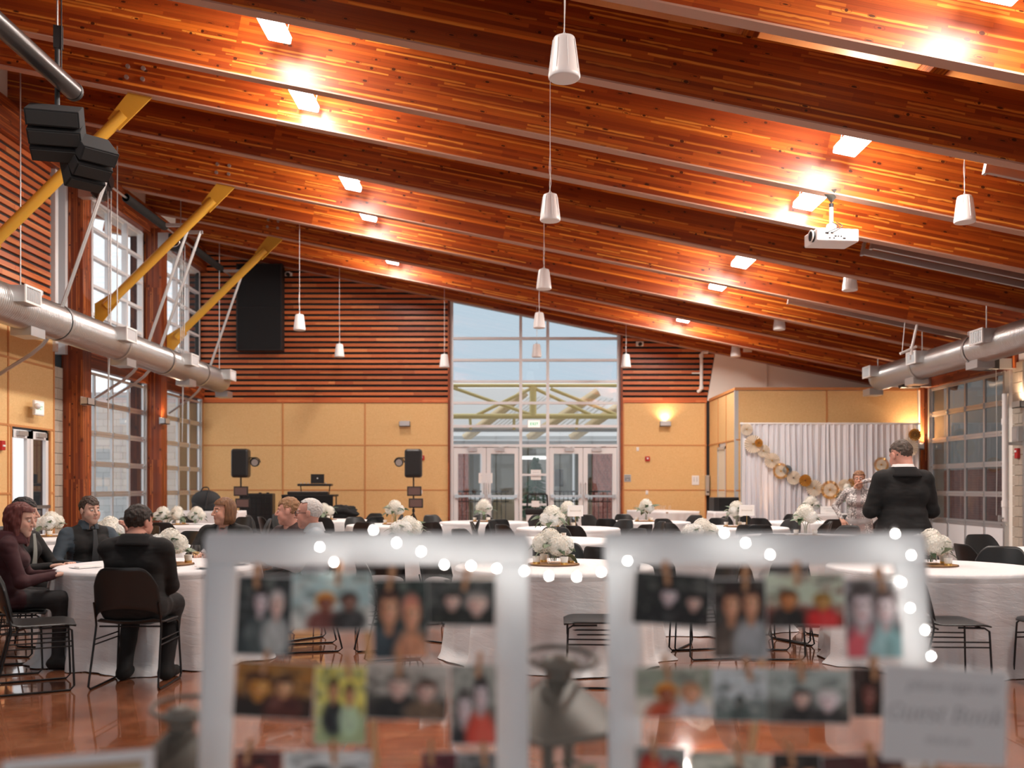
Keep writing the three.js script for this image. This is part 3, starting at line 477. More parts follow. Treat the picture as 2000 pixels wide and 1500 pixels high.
// pendant loudspeakers
{
  const proto = thing('pendant_speaker', '', 'speaker', [0, 0, 0], 0, 'white pendant speakers');
  mesh('speaker_shell', new THREE.LatheGeometry([[.001, .345], [.07, .345], [.085, .338], [.092, .32], [.108, .2], [.124, .08], [.132, .03], [.130, .008], [.122, 0], [.112, .004]].map(([a, b]) => new THREE.Vector2(a, b)), 24), M.whiteGloss, proto);
  for (let k = 0; k < 8; k++) mesh('shell_rib', rod(V(.128, .06, 0), V(.096, .31, 0), .003, 4).rotateY(k * Math.PI / 4), M.whiteGloss, proto);
  mesh('grille', new THREE.CylinderGeometry(.113, .113, .01, 24).translate(0, .008, 0), M.white, proto);
  mesh('yoke', [new THREE.TorusGeometry(.03, .005, 6, 12, Math.PI).translate(0, .345, 0), new THREE.CylinderGeometry(.012, .02, .04, 8).translate(0, .36, 0)], M.greyTrim, proto);
  scene.remove(proto); taken.set('pendant_speaker', 0);
  const list = [[.43, 4.75, 8.0, 'largest white pendant speaker, high in the middle of the roof'], [.49, 4.8, 12.47, 'second white pendant speaker in the middle row, below the largest'], [.55, 4.8, 16.78, 'third white pendant speaker in the middle row'], [.6, 4.88, 21.4, 'white pendant speaker hanging before the top pane of the end window'], [.65, 4.8, 25.6, 'small white pendant speaker lowest in front of the end window'],
    [-4.63, 4.8, 21.2, 'white pendant speaker hanging before the slats beside the black wall panel'], [-4.54, 4.8, 25.6, 'small white pendant speaker before the slats, second from the black panel'], [-1.78, 4.53, 25.6, 'small white pendant speaker at the slatted edge of the end window'], [3.0, 4.53, 25.6, 'small white pendant speaker at the other edge of the end window, below the camera'],
    [5.77, 4.76, 12.4, 'white pendant speaker highest over the low side, past the projector'], [5.87, 4.8, 16.9, 'white pendant speaker directly below the projector'], [5.88, 4.84, 21.4, 'white pendant speaker between the door tracks and the alcove'], [5.86, 4.8, 25.5, 'small white pendant speaker before the white alcove wall']];
  for (const [x, y, d, label] of list) {
    const o = copy(proto, [x, y, -d], rnd() * 6, label);
    const top = deck(x) - y; mesh('cable', [soft([V(0, .38, 0), V(.008, .5, .004), V(-.006, .62, 0), V(0, .8, 0), V(0, top, 0)], .0045, 20, 5), soft([V(.012, .37, 0), V(-.01, .5, 0), V(.01, .66, .01), V(.002, .85, 0)], .004, 16, 5)], M.white, o);
  }
}
{ // projector on its pole
  const o = thing('projector', 'white ceiling projector on a pole under a roof beam', 'projector', [4.28, 4.72, -13.04], .12);
  mesh('body', rb(.58, .17, .42, .02, 0, 0, 0), M.whiteGloss, o);
  const lens = mesh('lens', new THREE.CylinderGeometry(.075, .075, .05, 24).rotateZ(Math.PI / 2).translate(-.3, .0, .08), M.black, o); mesh('lens_ring', new THREE.TorusGeometry(.075, .01, 8, 24).rotateY(Math.PI / 2).translate(-.325, 0, .08), M.white, lens);
  for (const [x, y, w, h] of [[-.16, .02, .05, .025], [-.09, .025, .03, .02], [-.04, -.02, .03, .018], [.0, -.02, .02, .018], [.04, -.02, .02, .018], [.08, -.045, .04, .02], [-.12, -.045, .025, .018], [-.06, -.045, .02, .018]]) mesh('socket', b6(x - w / 2, x + w / 2, y - h / 2, y + h / 2, .205, .213), M.black, o);
  for (let k = 0; k < 12; k++) mesh('button', b6(.15 + (k % 4) * .022, .163 + (k % 4) * .022, -.03 + (k / 4 | 0) * .024, -.018 + (k / 4 | 0) * .024, .207, .213), M.greyTrim, o);
  mesh('mount_plate', [rb(.4, .015, .26, .005, 0, .1, 0), rb(.1, .06, .1, .01, 0, .13, 0), new THREE.CylinderGeometry(.06, .07, .04, 16).translate(0, .17, 0)], M.white, o);
  mesh('pole', rod(V(0, .17, 0), V(0, .44, 0), .026, 16), M.white, o); mesh('pole_collar', rod(V(0, .42, 0), V(0, .47, 0), .03, 16), M.black, o);
  mesh('ceiling_bracket', [new THREE.ConeGeometry(.13, .16, 4, 1).rotateX(Math.PI).translate(0, .55, 0)], M.lantern, o);
  mesh('cable', [soft([V(-.04, .2, .1), V(.0, .1, .22), V(-.1, .05, .24), V(-.16, .02, .22)], .006, 16, 5), soft([V(.02, .2, .1), V(.06, .12, .2), V(-.02, .06, .25), V(-.09, .02, .22)], .006, 16, 5)], M.black, o);
}
{ // hanging black line-array and the screen roller tube
  const t = thing('screen_tube', 'thick black roller tube crossing the top corner', 'projection screen', [-5.05, 5.95, 0]);
  mesh('tube', new THREE.CylinderGeometry(.105, .105, 6.4, 20).rotateX(Math.PI / 2).translate(0, 0, -8.0), M.plastic, t); mesh('end_cap', new THREE.CylinderGeometry(.11, .11, .05, 20).rotateX(Math.PI / 2).translate(0, 0, -11.2), M.black, t); mesh('hanger', rod(V(0, .1, -10.9), V(0, 2.1, -10.9), .008, 6), M.black, t); 
  const o = thing('line_array', 'black loudspeaker cluster hanging under the roof by the screen tube', 'speaker', [-5.12, 5.25, -11.0], .35);
  for (let k = 0; k < 2; k++) for (let j = 0; j < 3; j++) {            // two fanned stacks tipped towards the floor
    const pose = (g) => g.translate(0, 0, .75).rotateX((j - 1) * .235).translate(0, 0, -.75).rotateX(k ? .95 : .75).rotateY(k ? .5 : -.1).translate(k ? .3 : -.02, k ? -.12 : .14, k ? -.1 : .05);
    const c = mesh('cabinet', pose(rb(k ? .42 : .56, .18, .36, .012)), M.blackCloth, o); mesh('front_grille', pose(rb(k ? .38 : .52, .145, .012, .004, 0, 0, .185)), M.rubber, c);
  }
  mesh('fly_bar', [rod(V(-.02, .4, 0), V(-.02, 1.25, 0), .028, 8), b6(-.06, .04, 1.1, 1.35, -.03, .03)], M.black, o);
  mesh('chain', rod(V(-.02, 1.3, 0), V(-.02, 1.93, 0), .01, 6), M.galv, o);
}
// sprinkler drops
for (const [i, [x, d]] of [[7.8, 19.0], [8.7, 16.2]].entries()) { const y = under(x) - .12, o = thing('sprinkler_pipe', i ? 'white sprinkler pipe with tee near the picture edge' : 'white sprinkler pipe with tee under the beams by the alcove', 'pipe', [x, y, -d], 0, 'sprinkler pipes'); mesh('drop_pipe', rod(V(.16, .3, 0), V(0, -.42, 0), .026, 8), M.white, o); mesh('tee', [rod(V(-.22, -.5, 0), V(.1, -.36, 0), .026, 8), rod(V(0, -.36, 0), V(0, -.52, 0), .03, 8)], M.white, o); mesh('sprinkler_head', rod(V(-.02, -.52, 0), V(-.02, -.62, 0), .014, 6), M.chrome, o); mesh('hanger_rod', rod(V(-.12, .2, 0), V(-.18, -.46, 0), .008, 5), M.white, o); }
{ const o = thing('standpipe', 'white pipe with bends fixed on the slats beside the white wall', 'pipe', [5.2, 4.05, ZB + .14]); mesh('pipe', pipe([V(.16, 1.02, 0), V(-.02, 1.02, 0), V(-.02, 0, 0), V(-.1, -.05, -.08)], .045, .1, 10), M.white, o); mesh('side_arm', rod(V(-.28, .45, 0), V(-.02, .45, 0), .018, 8), M.white, o); for (const y of [.05, .92]) mesh('coupling', rod(V(-.02, y - .05, 0), V(-.02, y + .05, 0), .058, 10), M.white, o); }
{ const o = thing('wall_panel', 'tall black loudspeaker panel on the slatted end wall', 'panel', [at(508, 600, 26.5).x, 0, ZB + .05]); const y0 = EYE + (950 - 686) * 26.6 / 1900, y1 = y0 + 2.35; mesh('cabinet', b6(-.62, .62, y0, y1, 0, .3), M.black, o); mesh('front_grille', [b6(-.58, .58, y0 + .03, (y0 + y1) / 2 - .01, .3, .315), b6(-.58, .58, (y0 + y1) / 2 + .01, y1 - .03, .3, .315)], M.blackCloth, o); for (const x of [-.6, .6]) mesh('side_trim', b6(x - .02, x + .02, y0, y1, .3, .32), M.plastic, o); }
// small devices on the end wall
function wallbox(name, label, cat, px, py, d, w, h, dep, mat, extra) { const p = at(px, py, d); p.z = ZB + (d === 26.68 ? .012 : d === 26.6 ? .047 : .02) + dep / 2; const o = thing(name, label, cat, [p.x, p.y, p.z]); mesh('casing', rb(w, h, dep, Math.min(.012, dep * .4), 0, 0, 0), mat, o); if (extra) extra(o); return o; }
const camPart = (o) => { mesh('lens_barrel', new THREE.CylinderGeometry(.05, .05, .1, 14).rotateX(Math.PI / 2).translate(0, -.02, .08), M.black, o); mesh('shade_hood', rb(.12, .02, .14, .005, 0, .04, .05), M.white, o); };
wallbox('security_camera', 'white camera on the slats next to the black wall panel', 'camera', 563, 535, 26.6, .2, .09, .1, M.white, camPart);
wallbox('security_camera', 'white camera on the slats beside the end window over the sconce', 'camera', 1250, 671, 26.6, .2, .12, .1, M.white, camPart);
wallbox('wall_speaker', 'white round-cornered speaker high on the white alcove wall', 'speaker', 1460, 680, 26.6, .24, .22, .12, M.white, (o) => mesh('grille', rb(.19, .17, .01, .004, 0, 0, .062), M.wall, o));
const txt = (w, h, bg, fg, lines, size, font = 'sans-serif') => tex(canvas(w, h, (g) => { g.fillStyle = bg; g.fillRect(0, 0, w, h); g.fillStyle = fg; g.font = `bold ${size}px ${font}`; g.textAlign = 'center'; g.textBaseline = 'middle'; lines.forEach((l, i) => g.fillText(l, w / 2, h * (i + .5) / lines.length)); }));
const face = (name, w, h, t, parent, x = 0, y = 0, z = 0, em = 0) => { const m = std(1, 1, 1, .6, { map: t }); if (em) { m.emissive = new THREE.Color(1, 1, 1); m.emissiveMap = t; m.emissiveIntensity = em; } const q = mesh(name, new THREE.PlaneGeometry(w, h).translate(x, y, z), m, parent); return q; };
const alarm = (o) => { mesh('strobe', rb(.05, .05, .02, .008, 0, .01, .03), M.whiteGloss, o); };
wallbox('fire_alarm', 'red fire alarm on the tan panels right of the entrance doors', 'alarm', 1265, 896, 26.68, .13, .13, .05, M.red, alarm);
wallbox('fire_alarm', 'red fire alarm behind the loudspeaker on the tan end wall', 'alarm', 824, 894, 26.68, .13, .13, .05, M.red, alarm);
wallbox('light_switch', 'white light switch on the tan panels above the red alarm', 'switch', 1246, 877, 26.68, .07, .11, .015, M.white, (o) => mesh('rocker', b6(-.015, .015, -.03, .03, .006, .014), M.whiteGloss, o));
wallbox('light_switch', 'white light switch low on the tan panels above the buffet table', 'switch', 1264, 962, 26.68, .07, .11, .015, M.white, (o) => mesh('rocker', b6(-.015, .015, -.03, .03, .006, .014), M.whiteGloss, o));
wallbox('power_outlet', 'white outlet with a plug on the end wall beside the tripod', 'outlet', 822, 961, 26.68, .07, .11, .015, M.white, (o) => mesh('socket', b6(-.015, .015, -.03, .03, .006, .01), M.greyTrim, o));
wallbox('room_sign', 'grey room sign plate beside the entrance doors', 'sign', 1226, 934, 26.68, .19, .2, .012, M.greyTrim, (o) => face('sign_print', .16, .16, txt(128, 128, '#8a8c8e', '#d8d8d8', ['PAVILION', '200'], 26), o, 0, 0, .0075));
wallbox('restroom_sign', 'pale restroom sign on the tan panels next to the alcove', 'sign', 1359, 938, 26.68, .2, .26, .012, M.whiteGloss, (o) => { mesh('figure', [b6(-.05, -.03, -.04, .05, .006, .01), ball(.014, -.04, .07, .006, 1, 1, .4, 8), b6(.03, .05, -.04, .05, .006, .01), ball(.014, .04, .07, .006, 1, 1, .4, 8)], M.greyTrim, o); });
wallbox('hand_dryer', 'tall silver dispenser at the corner before the alcove side', 'dispenser', 1383, 948, 26.5, .09, .55, .2, M.galv, (o) => mesh('slot', b6(-.03, .03, -.2, -.16, .1, .104), M.black, o));
{ const p = at(1043, 828, 26.5), o = thing('exit_sign', 'green lettered exit sign hanging at the end window', 'sign', [p.x, p.y, p.z]); mesh('casing', rb(.36, .22, .05, .01), M.white, o); face('lettering', .32, .18, txt(256, 144, '#e8f2ea', '#2fae74', ['EXIT'], 88), o, 0, 0, .027, .5); mesh('stem', rod(V(0, .08, 0), V(.1, .1, -.3), .012, 6), M.white, o); }
{ const o = thing('exit_sign', 'white exit sign sticking out above the glass exit doors', 'sign', [XL + .2, 2.78, -17.15], 0); mesh('casing', rb(.05, .26, .34, .012), M.white, o); face('lettering', .3, .2, txt(256, 170, '#eef2ea', '#4fae84', ['EXIT'], 84), o.children[0], 0, 0, 0, .3); o.children[0].children[0].rotation.y = Math.PI / 2; o.children[0].children[0].position.x = .027; mesh('arm', rod(V(-.14, 0, 0), V(0, 0, 0), .014, 6), M.white, o); mesh('emergency_lamp', [lathe([[.001, 0], [.05, .01], [.055, .06], [.03, .09], [.001, .1]], 14).rotateZ(-1.2).translate(.06, .0, .24)], M.whiteGloss, o); }
{ const o = thing('fire_alarm', 'red pull station at the picture edge beside the glass exit doors', 'alarm', [XL + .09, 2.08, -16.15]); mesh('casing', rb(.05, .16, .12, .01), M.red, o); mesh('pull_handle', b6(.025, .035, -.02, .01, -.04, .04), M.white, o); }
{ const o = thing('fire_alarm', 'red alarm on the pale block past the grey overhead door', 'alarm', [XR - .08, 2.05, -19.1]); mesh('casing', rb(.06, .2, .12, .01), M.red, o); mesh('strobe', b6(-.04, -.03, .02, .06, -.03, .03), M.whiteGloss, o); }
// wall sconces
function sconce(label, x, y, z, turn, on) {
  const o = thing('wall_sconce', label, 'sconce', [x, y, z], turn, 'wall sconces');
  mesh('backplate', b6(-.13, .13, -.08, .08, 0, .02), M.alu, o);
  mesh('trough', [b6(-.15, .15, -.075, -.06, .02, .15), b6(-.15, .15, -.075, .055, .135, .15), b6(-.15, -.14, -.075, .055, .02, .15), b6(.14, .15, -.075, .055, .02, .15)], M.alu, o);
  mesh('lamp_tube', rod(V(-.12, -.01, .08), V(.12, -.01, .08), .02, 10), on ? glow(1, .74, .5, 10) : M.white, o);
  if (on) { const l = new THREE.SpotLight(new THREE.Color().setRGB(1, .66, .42), on, 0, 1.25, .9, 2); l.position.set(0, .06, .1); l.target.position.set(0, 2, .02); l.castShadow = true; l.shadow.radius = 3; o.add(l, l.target); }
}
sconce('unlit silver sconce on the tan end wall between the two loudspeakers', -2.94, 3.12, ZB + .012, 0, 0);
sconce('glowing silver sconce on the tan panels beside the end window', 4.2, 3.12, ZB + .012, 0, 4);
sconce('silver sconce low on the third timber post', XL + .4, 2.92, -22.6, Math.PI / 2, 3);
sconce('silver sconce low on the second timber post', XL + .4, 3.02, -18.5, Math.PI / 2, 0);
sconce('glowing sconce in the corner above the white curtain backdrop', XR - .16, 2.36, -23.36, -Math.PI / 2, 14);
sconce('glowing sconce beyond the grey overhead door at the picture edge', XR - .06, 3.0, -18.9, -Math.PI / 2, 5);
{ const o = thing('downpipe', 'white vertical pipe standing before the grey overhead door edge', 'pipe', [XR - .42, 0, -18.9]); mesh('pipe', rod(V(0, .72, 0), V(0, 3.2, 0), .055, 14), M.white, o); mesh('coupling', [rod(V(0, 1.0, 0), V(0, 1.12, 0), .068, 14), rod(V(0, 2.6, 0), V(0, 2.72, 0), .068, 14)], M.white, o); mesh('valve', [rod(V(-.12, .78, .02), V(.04, .78, .02), .02, 8), b6(-.14, -.1, .72, .84, 0, .04)], M.galv, o); mesh('wall_bracket', b6(0, .36, 2.2, 2.26, -.02, .02), M.galv, o); }
{ const o = thing('control_box', 'grey metal control box on the pipe beside the overhead door', 'box', [XR - .12, 2.42, -19.0]); mesh('casing', rb(.12, .3, .24, .01), M.galv, o); mesh('cover_plate', b6(-.065, -.06, -.11, .11, -.09, .09), M.alu, o); }
// ---------------------------------------------------------------- round tables, chairs, centrepieces
const RT = .82, TOP = .75;
function clothGeo(seed, R = RT, height = TOP) {
  const waves = []; for (let k = 0; k < 9; k++) waves.push([4 + k * 2 + (seed * 7 + k * 5) % 3, rr(0, 6.28), rr(.4, 1) / (1 + k * .35)]);
  const prof = [[0, 0], [.35, 0], [.7, 0], [.93, 0], [.975, -.003], [.993, -.012], [1, -.03]];
  const NV = 22, n0 = prof.length - 1, NU = 120;
  return sheet((u, v) => {
    const th = u * Math.PI * 2, k = v * (n0 + NV); let r, y, t = 0;
    if (k <= n0) { const i = Math.min(n0 - 1, Math.floor(k)), f = k - i; r = (prof[i][0] + (prof[i + 1][0] - prof[i][0]) * f) * R; y = height + prof[i][1] + (prof[i + 1][1] - prof[i][1]) * f; }
    else { t = (k - n0) / NV; y = height - .03 - t * (height - .035); r = R + .012 * t; }
    if (t > 0) {
      let w = 0; for (const [m, ph, am] of waves) w += am * Math.sin(m * th + ph + .5 * t * Math.sin(m + ph)); w = Math.sin(w * 1.1); const sharp = Math.sign(w) * Math.pow(Math.abs(w), .8);
      r += Math.pow(t, .75) * (.05 + .07 * sharp) + .016 * t * noise(th * 3 + seed * 9, t * 4, seed); if (t > .92) r += (t - .92) * .9 * (.5 + .5 * Math.sin(5 * th + seed)); y = Math.max(.006 + .004 * Math.sin(th * 9), y);
    } else y += .0015 * noise(r * 8, th * 2, seed * 5) * (r / R);
    const p = V(Math.sin(th) * r, y, Math.cos(th) * r); p.u = k <= n0 ? Math.sin(th) * r : th * R; p.v = k <= n0 ? Math.cos(th) * r : y; return p;
  }, NU, n0 + NV);
}
const CLOTHS = [1, 2, 3, 4, 5].map((s) => clothGeo(s));
const topGeo = new THREE.CylinderGeometry(RT - .02, RT - .02, .03, 40).translate(0, TOP - .022, 0), legGeo = rod(V(.3, 0, .3), V(.24, TOP - .04, .24), .018, 8);
// [x, distance, description used in labels, flower style, variant]
const TABLES = {
  guests: [-2.93, 8.1, 'table where the guests sit', 'low', 0], middle: [.345, 8.05, 'table between the photo frames', 'low', 1], corner: [3.42, 7.95, 'table before the man in black', 'low', 2],
  behindMiddle: [.49, 11.9, 'second table seen between the frames', 'tall', 3], reserved: [.88, 15.3, 'card table near the glass doors', 'card', 4], doors: [-.52, 17.9, 'table nearest the glass doors', 'tall', 0],
  tripod: [-2.0, 16.6, 'table before the tripod loudspeaker', 'tall', 1], hidden: [-1.17, 10.7, 'table behind the first frame', 'low', 2], disc: [-3.62, 18.9, 'table before the music desk', 'low', 3],
  trio: [-5.7, 16.5, 'table with three flower clumps', 'trio', 4], vest: [-4.35, 10.6, 'table behind the vest man', 'low', 0], far: [-6.0, 12.6, 'table by the exit doors', 'low', 1],
  frontOfCurtain: [3.83, 12.7, 'table between man and curtain', 'tall', 2], card: [3.6, 15.6, 'card table before the alcove', 'card', 3], frameTwo: [1.9, 9.9, 'table behind the second frame', 'low', 4],
  buffet: [2.48, 18.0, 'table before the buffet', 'tall', 0], edge: [5.75, 9.8, 'table by the grey door', 'none', 1], alcove: [5.5, 18.0, 'table beside the stacked chairs', 'none', 3],
};
for (const [id, [x, d, what, , v]] of Object.entries(TABLES)) {
  const t = thing('round_table', `round ${what}, under a floor-length white cloth`, 'table', [x, 0, -d], (x * 7 + d * 3) % 6.28, 'round guest tables');
  mesh('tablecloth', CLOTHS[v], v % 2 ? M.cloth : M.clothDim, t); mesh('table_top', topGeo, M.wood, t); for (let k = 0; k < 4; k++) { const l = mesh('leg', legGeo, M.greyTrim, t); l.rotation.y = k * Math.PI / 2; }
}
// ---- chair: moulded black shells on a bent wire sled
function makeChair() {
  const c = thing('chair', '', 'chair', [0, 0, 0], 0, 'black guest chairs');
  mesh('seat', shell((u, v) => { const x = (u - .5) * 2, z = -.2 + v * .43, wd = .225 * Math.min(1, Math.sqrt(Math.max(0, 1 - Math.pow(Math.max(0, Math.abs(v - .5) * 2 - .72) / .28, 2) * .35))); return V(x * wd, .455 - .018 * (1 - x * x) * (1 - v) - .035 * Math.pow(Math.max(0, v - .8) / .2, 2) * .5 + .03 * Math.pow(Math.max(0, .25 - v) / .25, 2), z); }, 12, 12, .012), M.chairPlastic, c);
  mesh('backrest', shell((u, v) => {
    const x = (u - .5) * 2, ax = Math.abs(x), bottom = .485 + .075 * Math.sqrt(Math.max(0, 1 - ax * ax)) * (ax < .85 ? 1 : .9), topY = .845 - .13 * Math.pow(Math.max(0, ax - .45) / .55, 2.6);
    const y = bottom + (topY - bottom) * v, hw = .232 - .012 * v; return V(x * hw, y, -.225 - .085 * Math.pow(Math.max(0, y - .48) / .36, 1.1) + .065 * x * x);
  }, 22, 12, .011), M.chairPlastic, c);
  const r = .0075;
  for (const s of [-1, 1]) {
    mesh('leg', [pipe([V(s * .2, .435, .0), V(s * .215, .435, .2), V(s * .235, r, .215), V(s * .24, r, -.27), V(s * .225, .44, -.165), V(s * .222, .6, -.215)], r, .03, 6, 40), pipe([V(s * .22, .34, .206), V(s * .23, .34, -.19)], r * .75, .01, 5, 3), pipe([V(s * .222, .305, .207), V(s * .232, .305, -.197)], r * .75, .01, 5, 3)], M.chairWire, c);
  }
  mesh('cross_bar', [rod(V(-.21, .432, .16), V(.21, .432, .16), r * .9, 6)], M.chairWire, c); mesh('cross_bar', [rod(V(-.215, .425, -.14), V(.215, .425, -.14), r * .9, 6)], M.chairWire, c);
  scene.remove(c); taken.set('chair', 0); return c;
}
const chair0 = makeChair(), seats = [];
const SIDES = ['nearest the camera', 'at the camera and grey-door corner', 'on the grey-door side', 'at the far grey-door corner', 'on the far side', 'at the far window corner', 'on the window side', 'at the camera and window corner'];
function placeChair(x, d, turn, label, force) {
  if (!force) { for (const [sx, sd] of seats) if (Math.hypot(sx - x, sd - d) < .52) return; for (const [tx, td] of Object.values(TABLES)) if (Math.hypot(tx - x, td - d) < 1.0) return; if (Math.hypot(x - 3.5, d - 9.0) < .55 || (x > 5.1 && d > 22) || Math.hypot(x - 5.2, d - 14.3) < .6) return; }
  seats.push([x, d]); return copy(chair0, [x, 0, -d], turn, label);
}
const NEAR = (id) => TABLES[id][2];
// chairs read off one by one round the nearest tables; turn 0 faces the camera, pi faces the end wall
const GUESTS = { red: [-3.80, 7.42, 1.95], dark: [-4.1, 8.2, 1.44], vest: [-3.86, 8.92, .85], bob: [-2.76, 9.3, -.13], sandy: [-2.09, 9.02, -.71], white: [-1.76, 8.4, -1.29], back: [-2.66, 6.92, Math.PI] };
placeChair(-3.3, 6.78, 2.05, 'empty black chair beside the man seen from behind', 1);
for (const [id, who] of [['red', 'under the woman with red hair'], ['dark', 'under the dark-haired man in the suit'], ['vest', 'under the man in the dark vest'], ['bob', 'under the woman with the brown bob'], ['sandy', 'under the sandy-haired man'], ['white', 'under the white-haired man'], ['back', 'of the man seen from behind']]) placeChair(GUESTS[id][0], GUESTS[id][1], GUESTS[id][2], 'black chair ' + who, 1);
placeChair(.60, 6.95, -1.62, 'black chair turned sideways before the table between the photo frames', 1);
placeChair(3.06, 6.84, 1.5, 'black chair turned sideways before the table in front of the man in black', 1);
placeChair(3.88, 6.86, -1.5, 'black chair at the picture edge turned sideways before that same table', 1);
placeChair(1.3, 8.6, Math.PI - .5, 'black chair pulled out behind the second photo frame on the window side', 1);
placeChair(2.3, 8.6, Math.PI + .5, 'black chair pulled out behind the second photo frame on the curtain side', 1);
placeChair(-1.0, 8.05, 1.9, 'black chair seen as wire legs under the photos of the first frame', 1);
for (const [id, [x, d, what]] of Object.entries(TABLES)) {
  if (id === 'guests') continue;
  const off = (x * 3.1 + d * 1.7) % .5 - .25;
  for (let k = 0; k < 8; k++) {
    const a = off + k * Math.PI / 4 + rr(-.1, .1), r = RT + rr(.36, .46), cx = x + Math.sin(a) * r, cd = d - Math.cos(a) * r;
    if ((id === 'middle' || id === 'corner') && cd < d - .35) continue;
    placeChair(cx, cd, a + Math.PI + rr(-.3, .3), `black chair ${SIDES[k]} of the ${what}`);
  }
}
// ---- flowers
const PETALS = [];
for (let s = 0; s < 3; s++) {
  const g = [new THREE.IcosahedronGeometry(.83, 2)];
  for (let k = 0; k < 130; k++) {
    const y = 1 - 2 * (k + .5) / 130, r = Math.sqrt(1 - y * y), a = k * 2.39996 + s; const n = V(Math.cos(a) * r, y, Math.sin(a) * r), q = new THREE.Quaternion().setFromUnitVectors(V(0, 0, 1), n.clone().add(V(rr(-.3, .3), rr(-.3, .3), rr(-.3, .3))).normalize());
    const f = new THREE.BufferGeometry(), p = [], ix = []; const sz = rr(.14, .2);
    for (let j = 0; j < 4; j++) { const b = j * Math.PI / 2 + k, c = p.length / 3; p.push(0, 0, 0, Math.cos(b - .55) * sz * .8, Math.sin(b - .55) * sz * .8, .05, Math.cos(b) * sz * 1.25, Math.sin(b) * sz * 1.25, .03, Math.cos(b + .55) * sz * .8, Math.sin(b + .55) * sz * .8, .05); ix.push(c, c + 1, c + 2, c, c + 2, c + 3); }
    f.setAttribute('position', new THREE.Float32BufferAttribute(p, 3)); f.setIndex(ix); f.computeVertexNormals(); f.applyQuaternion(q); f.translate(n.x * rr(.88, 1), n.y * .96, n.z * .95); g.push(f.toNonIndexed());
  }
  PETALS.push(join(g));
}
const leafGeo = shell((u, v) => V((u - .5) * .05 * Math.sin(Math.PI * Math.min(.98, v * .9 + .06)), .012 * Math.sin(v * 3) - .03 * v * v, v * .1), 4, 6, .0012);
const vaseGeo = lathe([[.001, .004], [.05, .004], [.052, .02], [.052, .15], [.055, .155], [.05, .155], [.046, .02], [.001, .012]], 20), cupGeo = lathe([[.001, .002], [.026, .002], [.034, .065], [.031, .065], [.025, .01], [.001, .008]], 16), goldCup = lathe([[.03, 0], [.031, .018], [.027, .018], [.027, .002]], 16);
function bouquet(x, y, d, s, heads, tall, label, cat = 'flowers') {
  const o = thing('flower_centerpiece', label, cat, [x, y, -d], rnd() * 6, 'white flower centrepieces'), h = tall ? .15 : .07;
  const v = mesh('vase', vaseGeo, M.clear, o); v.scale.set(s, tall ? s * 1.02 : s * .62, s);
  for (const [i, [hx, hy, hz, r]] of heads.entries()) {
    const m = mesh('flower_head', PETALS[i % 3], i % 2 ? M.petalCool : M.petal, o); m.scale.setScalar(r * s); m.position.set(hx * s, (h + hy) * s, hz * s); m.rotation.y = i * 2;
    mesh('stem', soft([V(hx * .2 * s, .02, hz * .2 * s), V(hx * .3 * s, h * .8 * s, hz * .3 * s), V(hx * s, (h + hy - r * .5) * s, hz * s)], .004, 6, 5), M.stem, o);
  }
  for (let k = 0; k < 13; k++) { const l = mesh('leaf', leafGeo, k % 3 ? M.leaf : M.leafPale, o), a = k * 2.4 + rnd(); l.position.set(Math.sin(a) * .09 * s, (h + rr(.0, .1)) * s, Math.cos(a) * .09 * s); l.rotation.set(rr(-.7, .5), a, rr(-.5, .5), 'YXZ'); l.scale.setScalar(rr(.8, 1.5) * s); }
  return o;
}
const CLUSTER = [[-.075, .08, .03, .085], [.08, .085, .02, .085], [.0, .13, -.03, .085], [.0, .075, .085, .08], [-.02, .09, -.095, .08]];
const ROUND = [[0, .12, 0, .1], [-.07, .07, .03, .075], [.075, .07, -.02, .075], [.01, .06, .08, .07]];
function votives(x, d, n, what, r = .2) { for (let k = 0; k < n; k++) { const a = k * 6.28 / n + .5, o = thing('votive_candle', `small votive candle on the ${n === 4 ? ['camera', 'grey-door', 'far', 'window'][k] : ['camera', 'far', 'window'][k]} side of the flowers, ${what}`, 'candle', [x + Math.sin(a) * r, TOP + .014, -d + Math.cos(a) * r], 0, `votive candles on the ${what}`); mesh('cup', cupGeo, M.wax, o); mesh('gold_rim', goldCup, M.gold, o); } }
const FLOWERLABEL = (what, style) => `white hydrangea ${style === 'tall' ? 'bouquet in a tall glass vase' : 'cluster'} on the ${what}`;
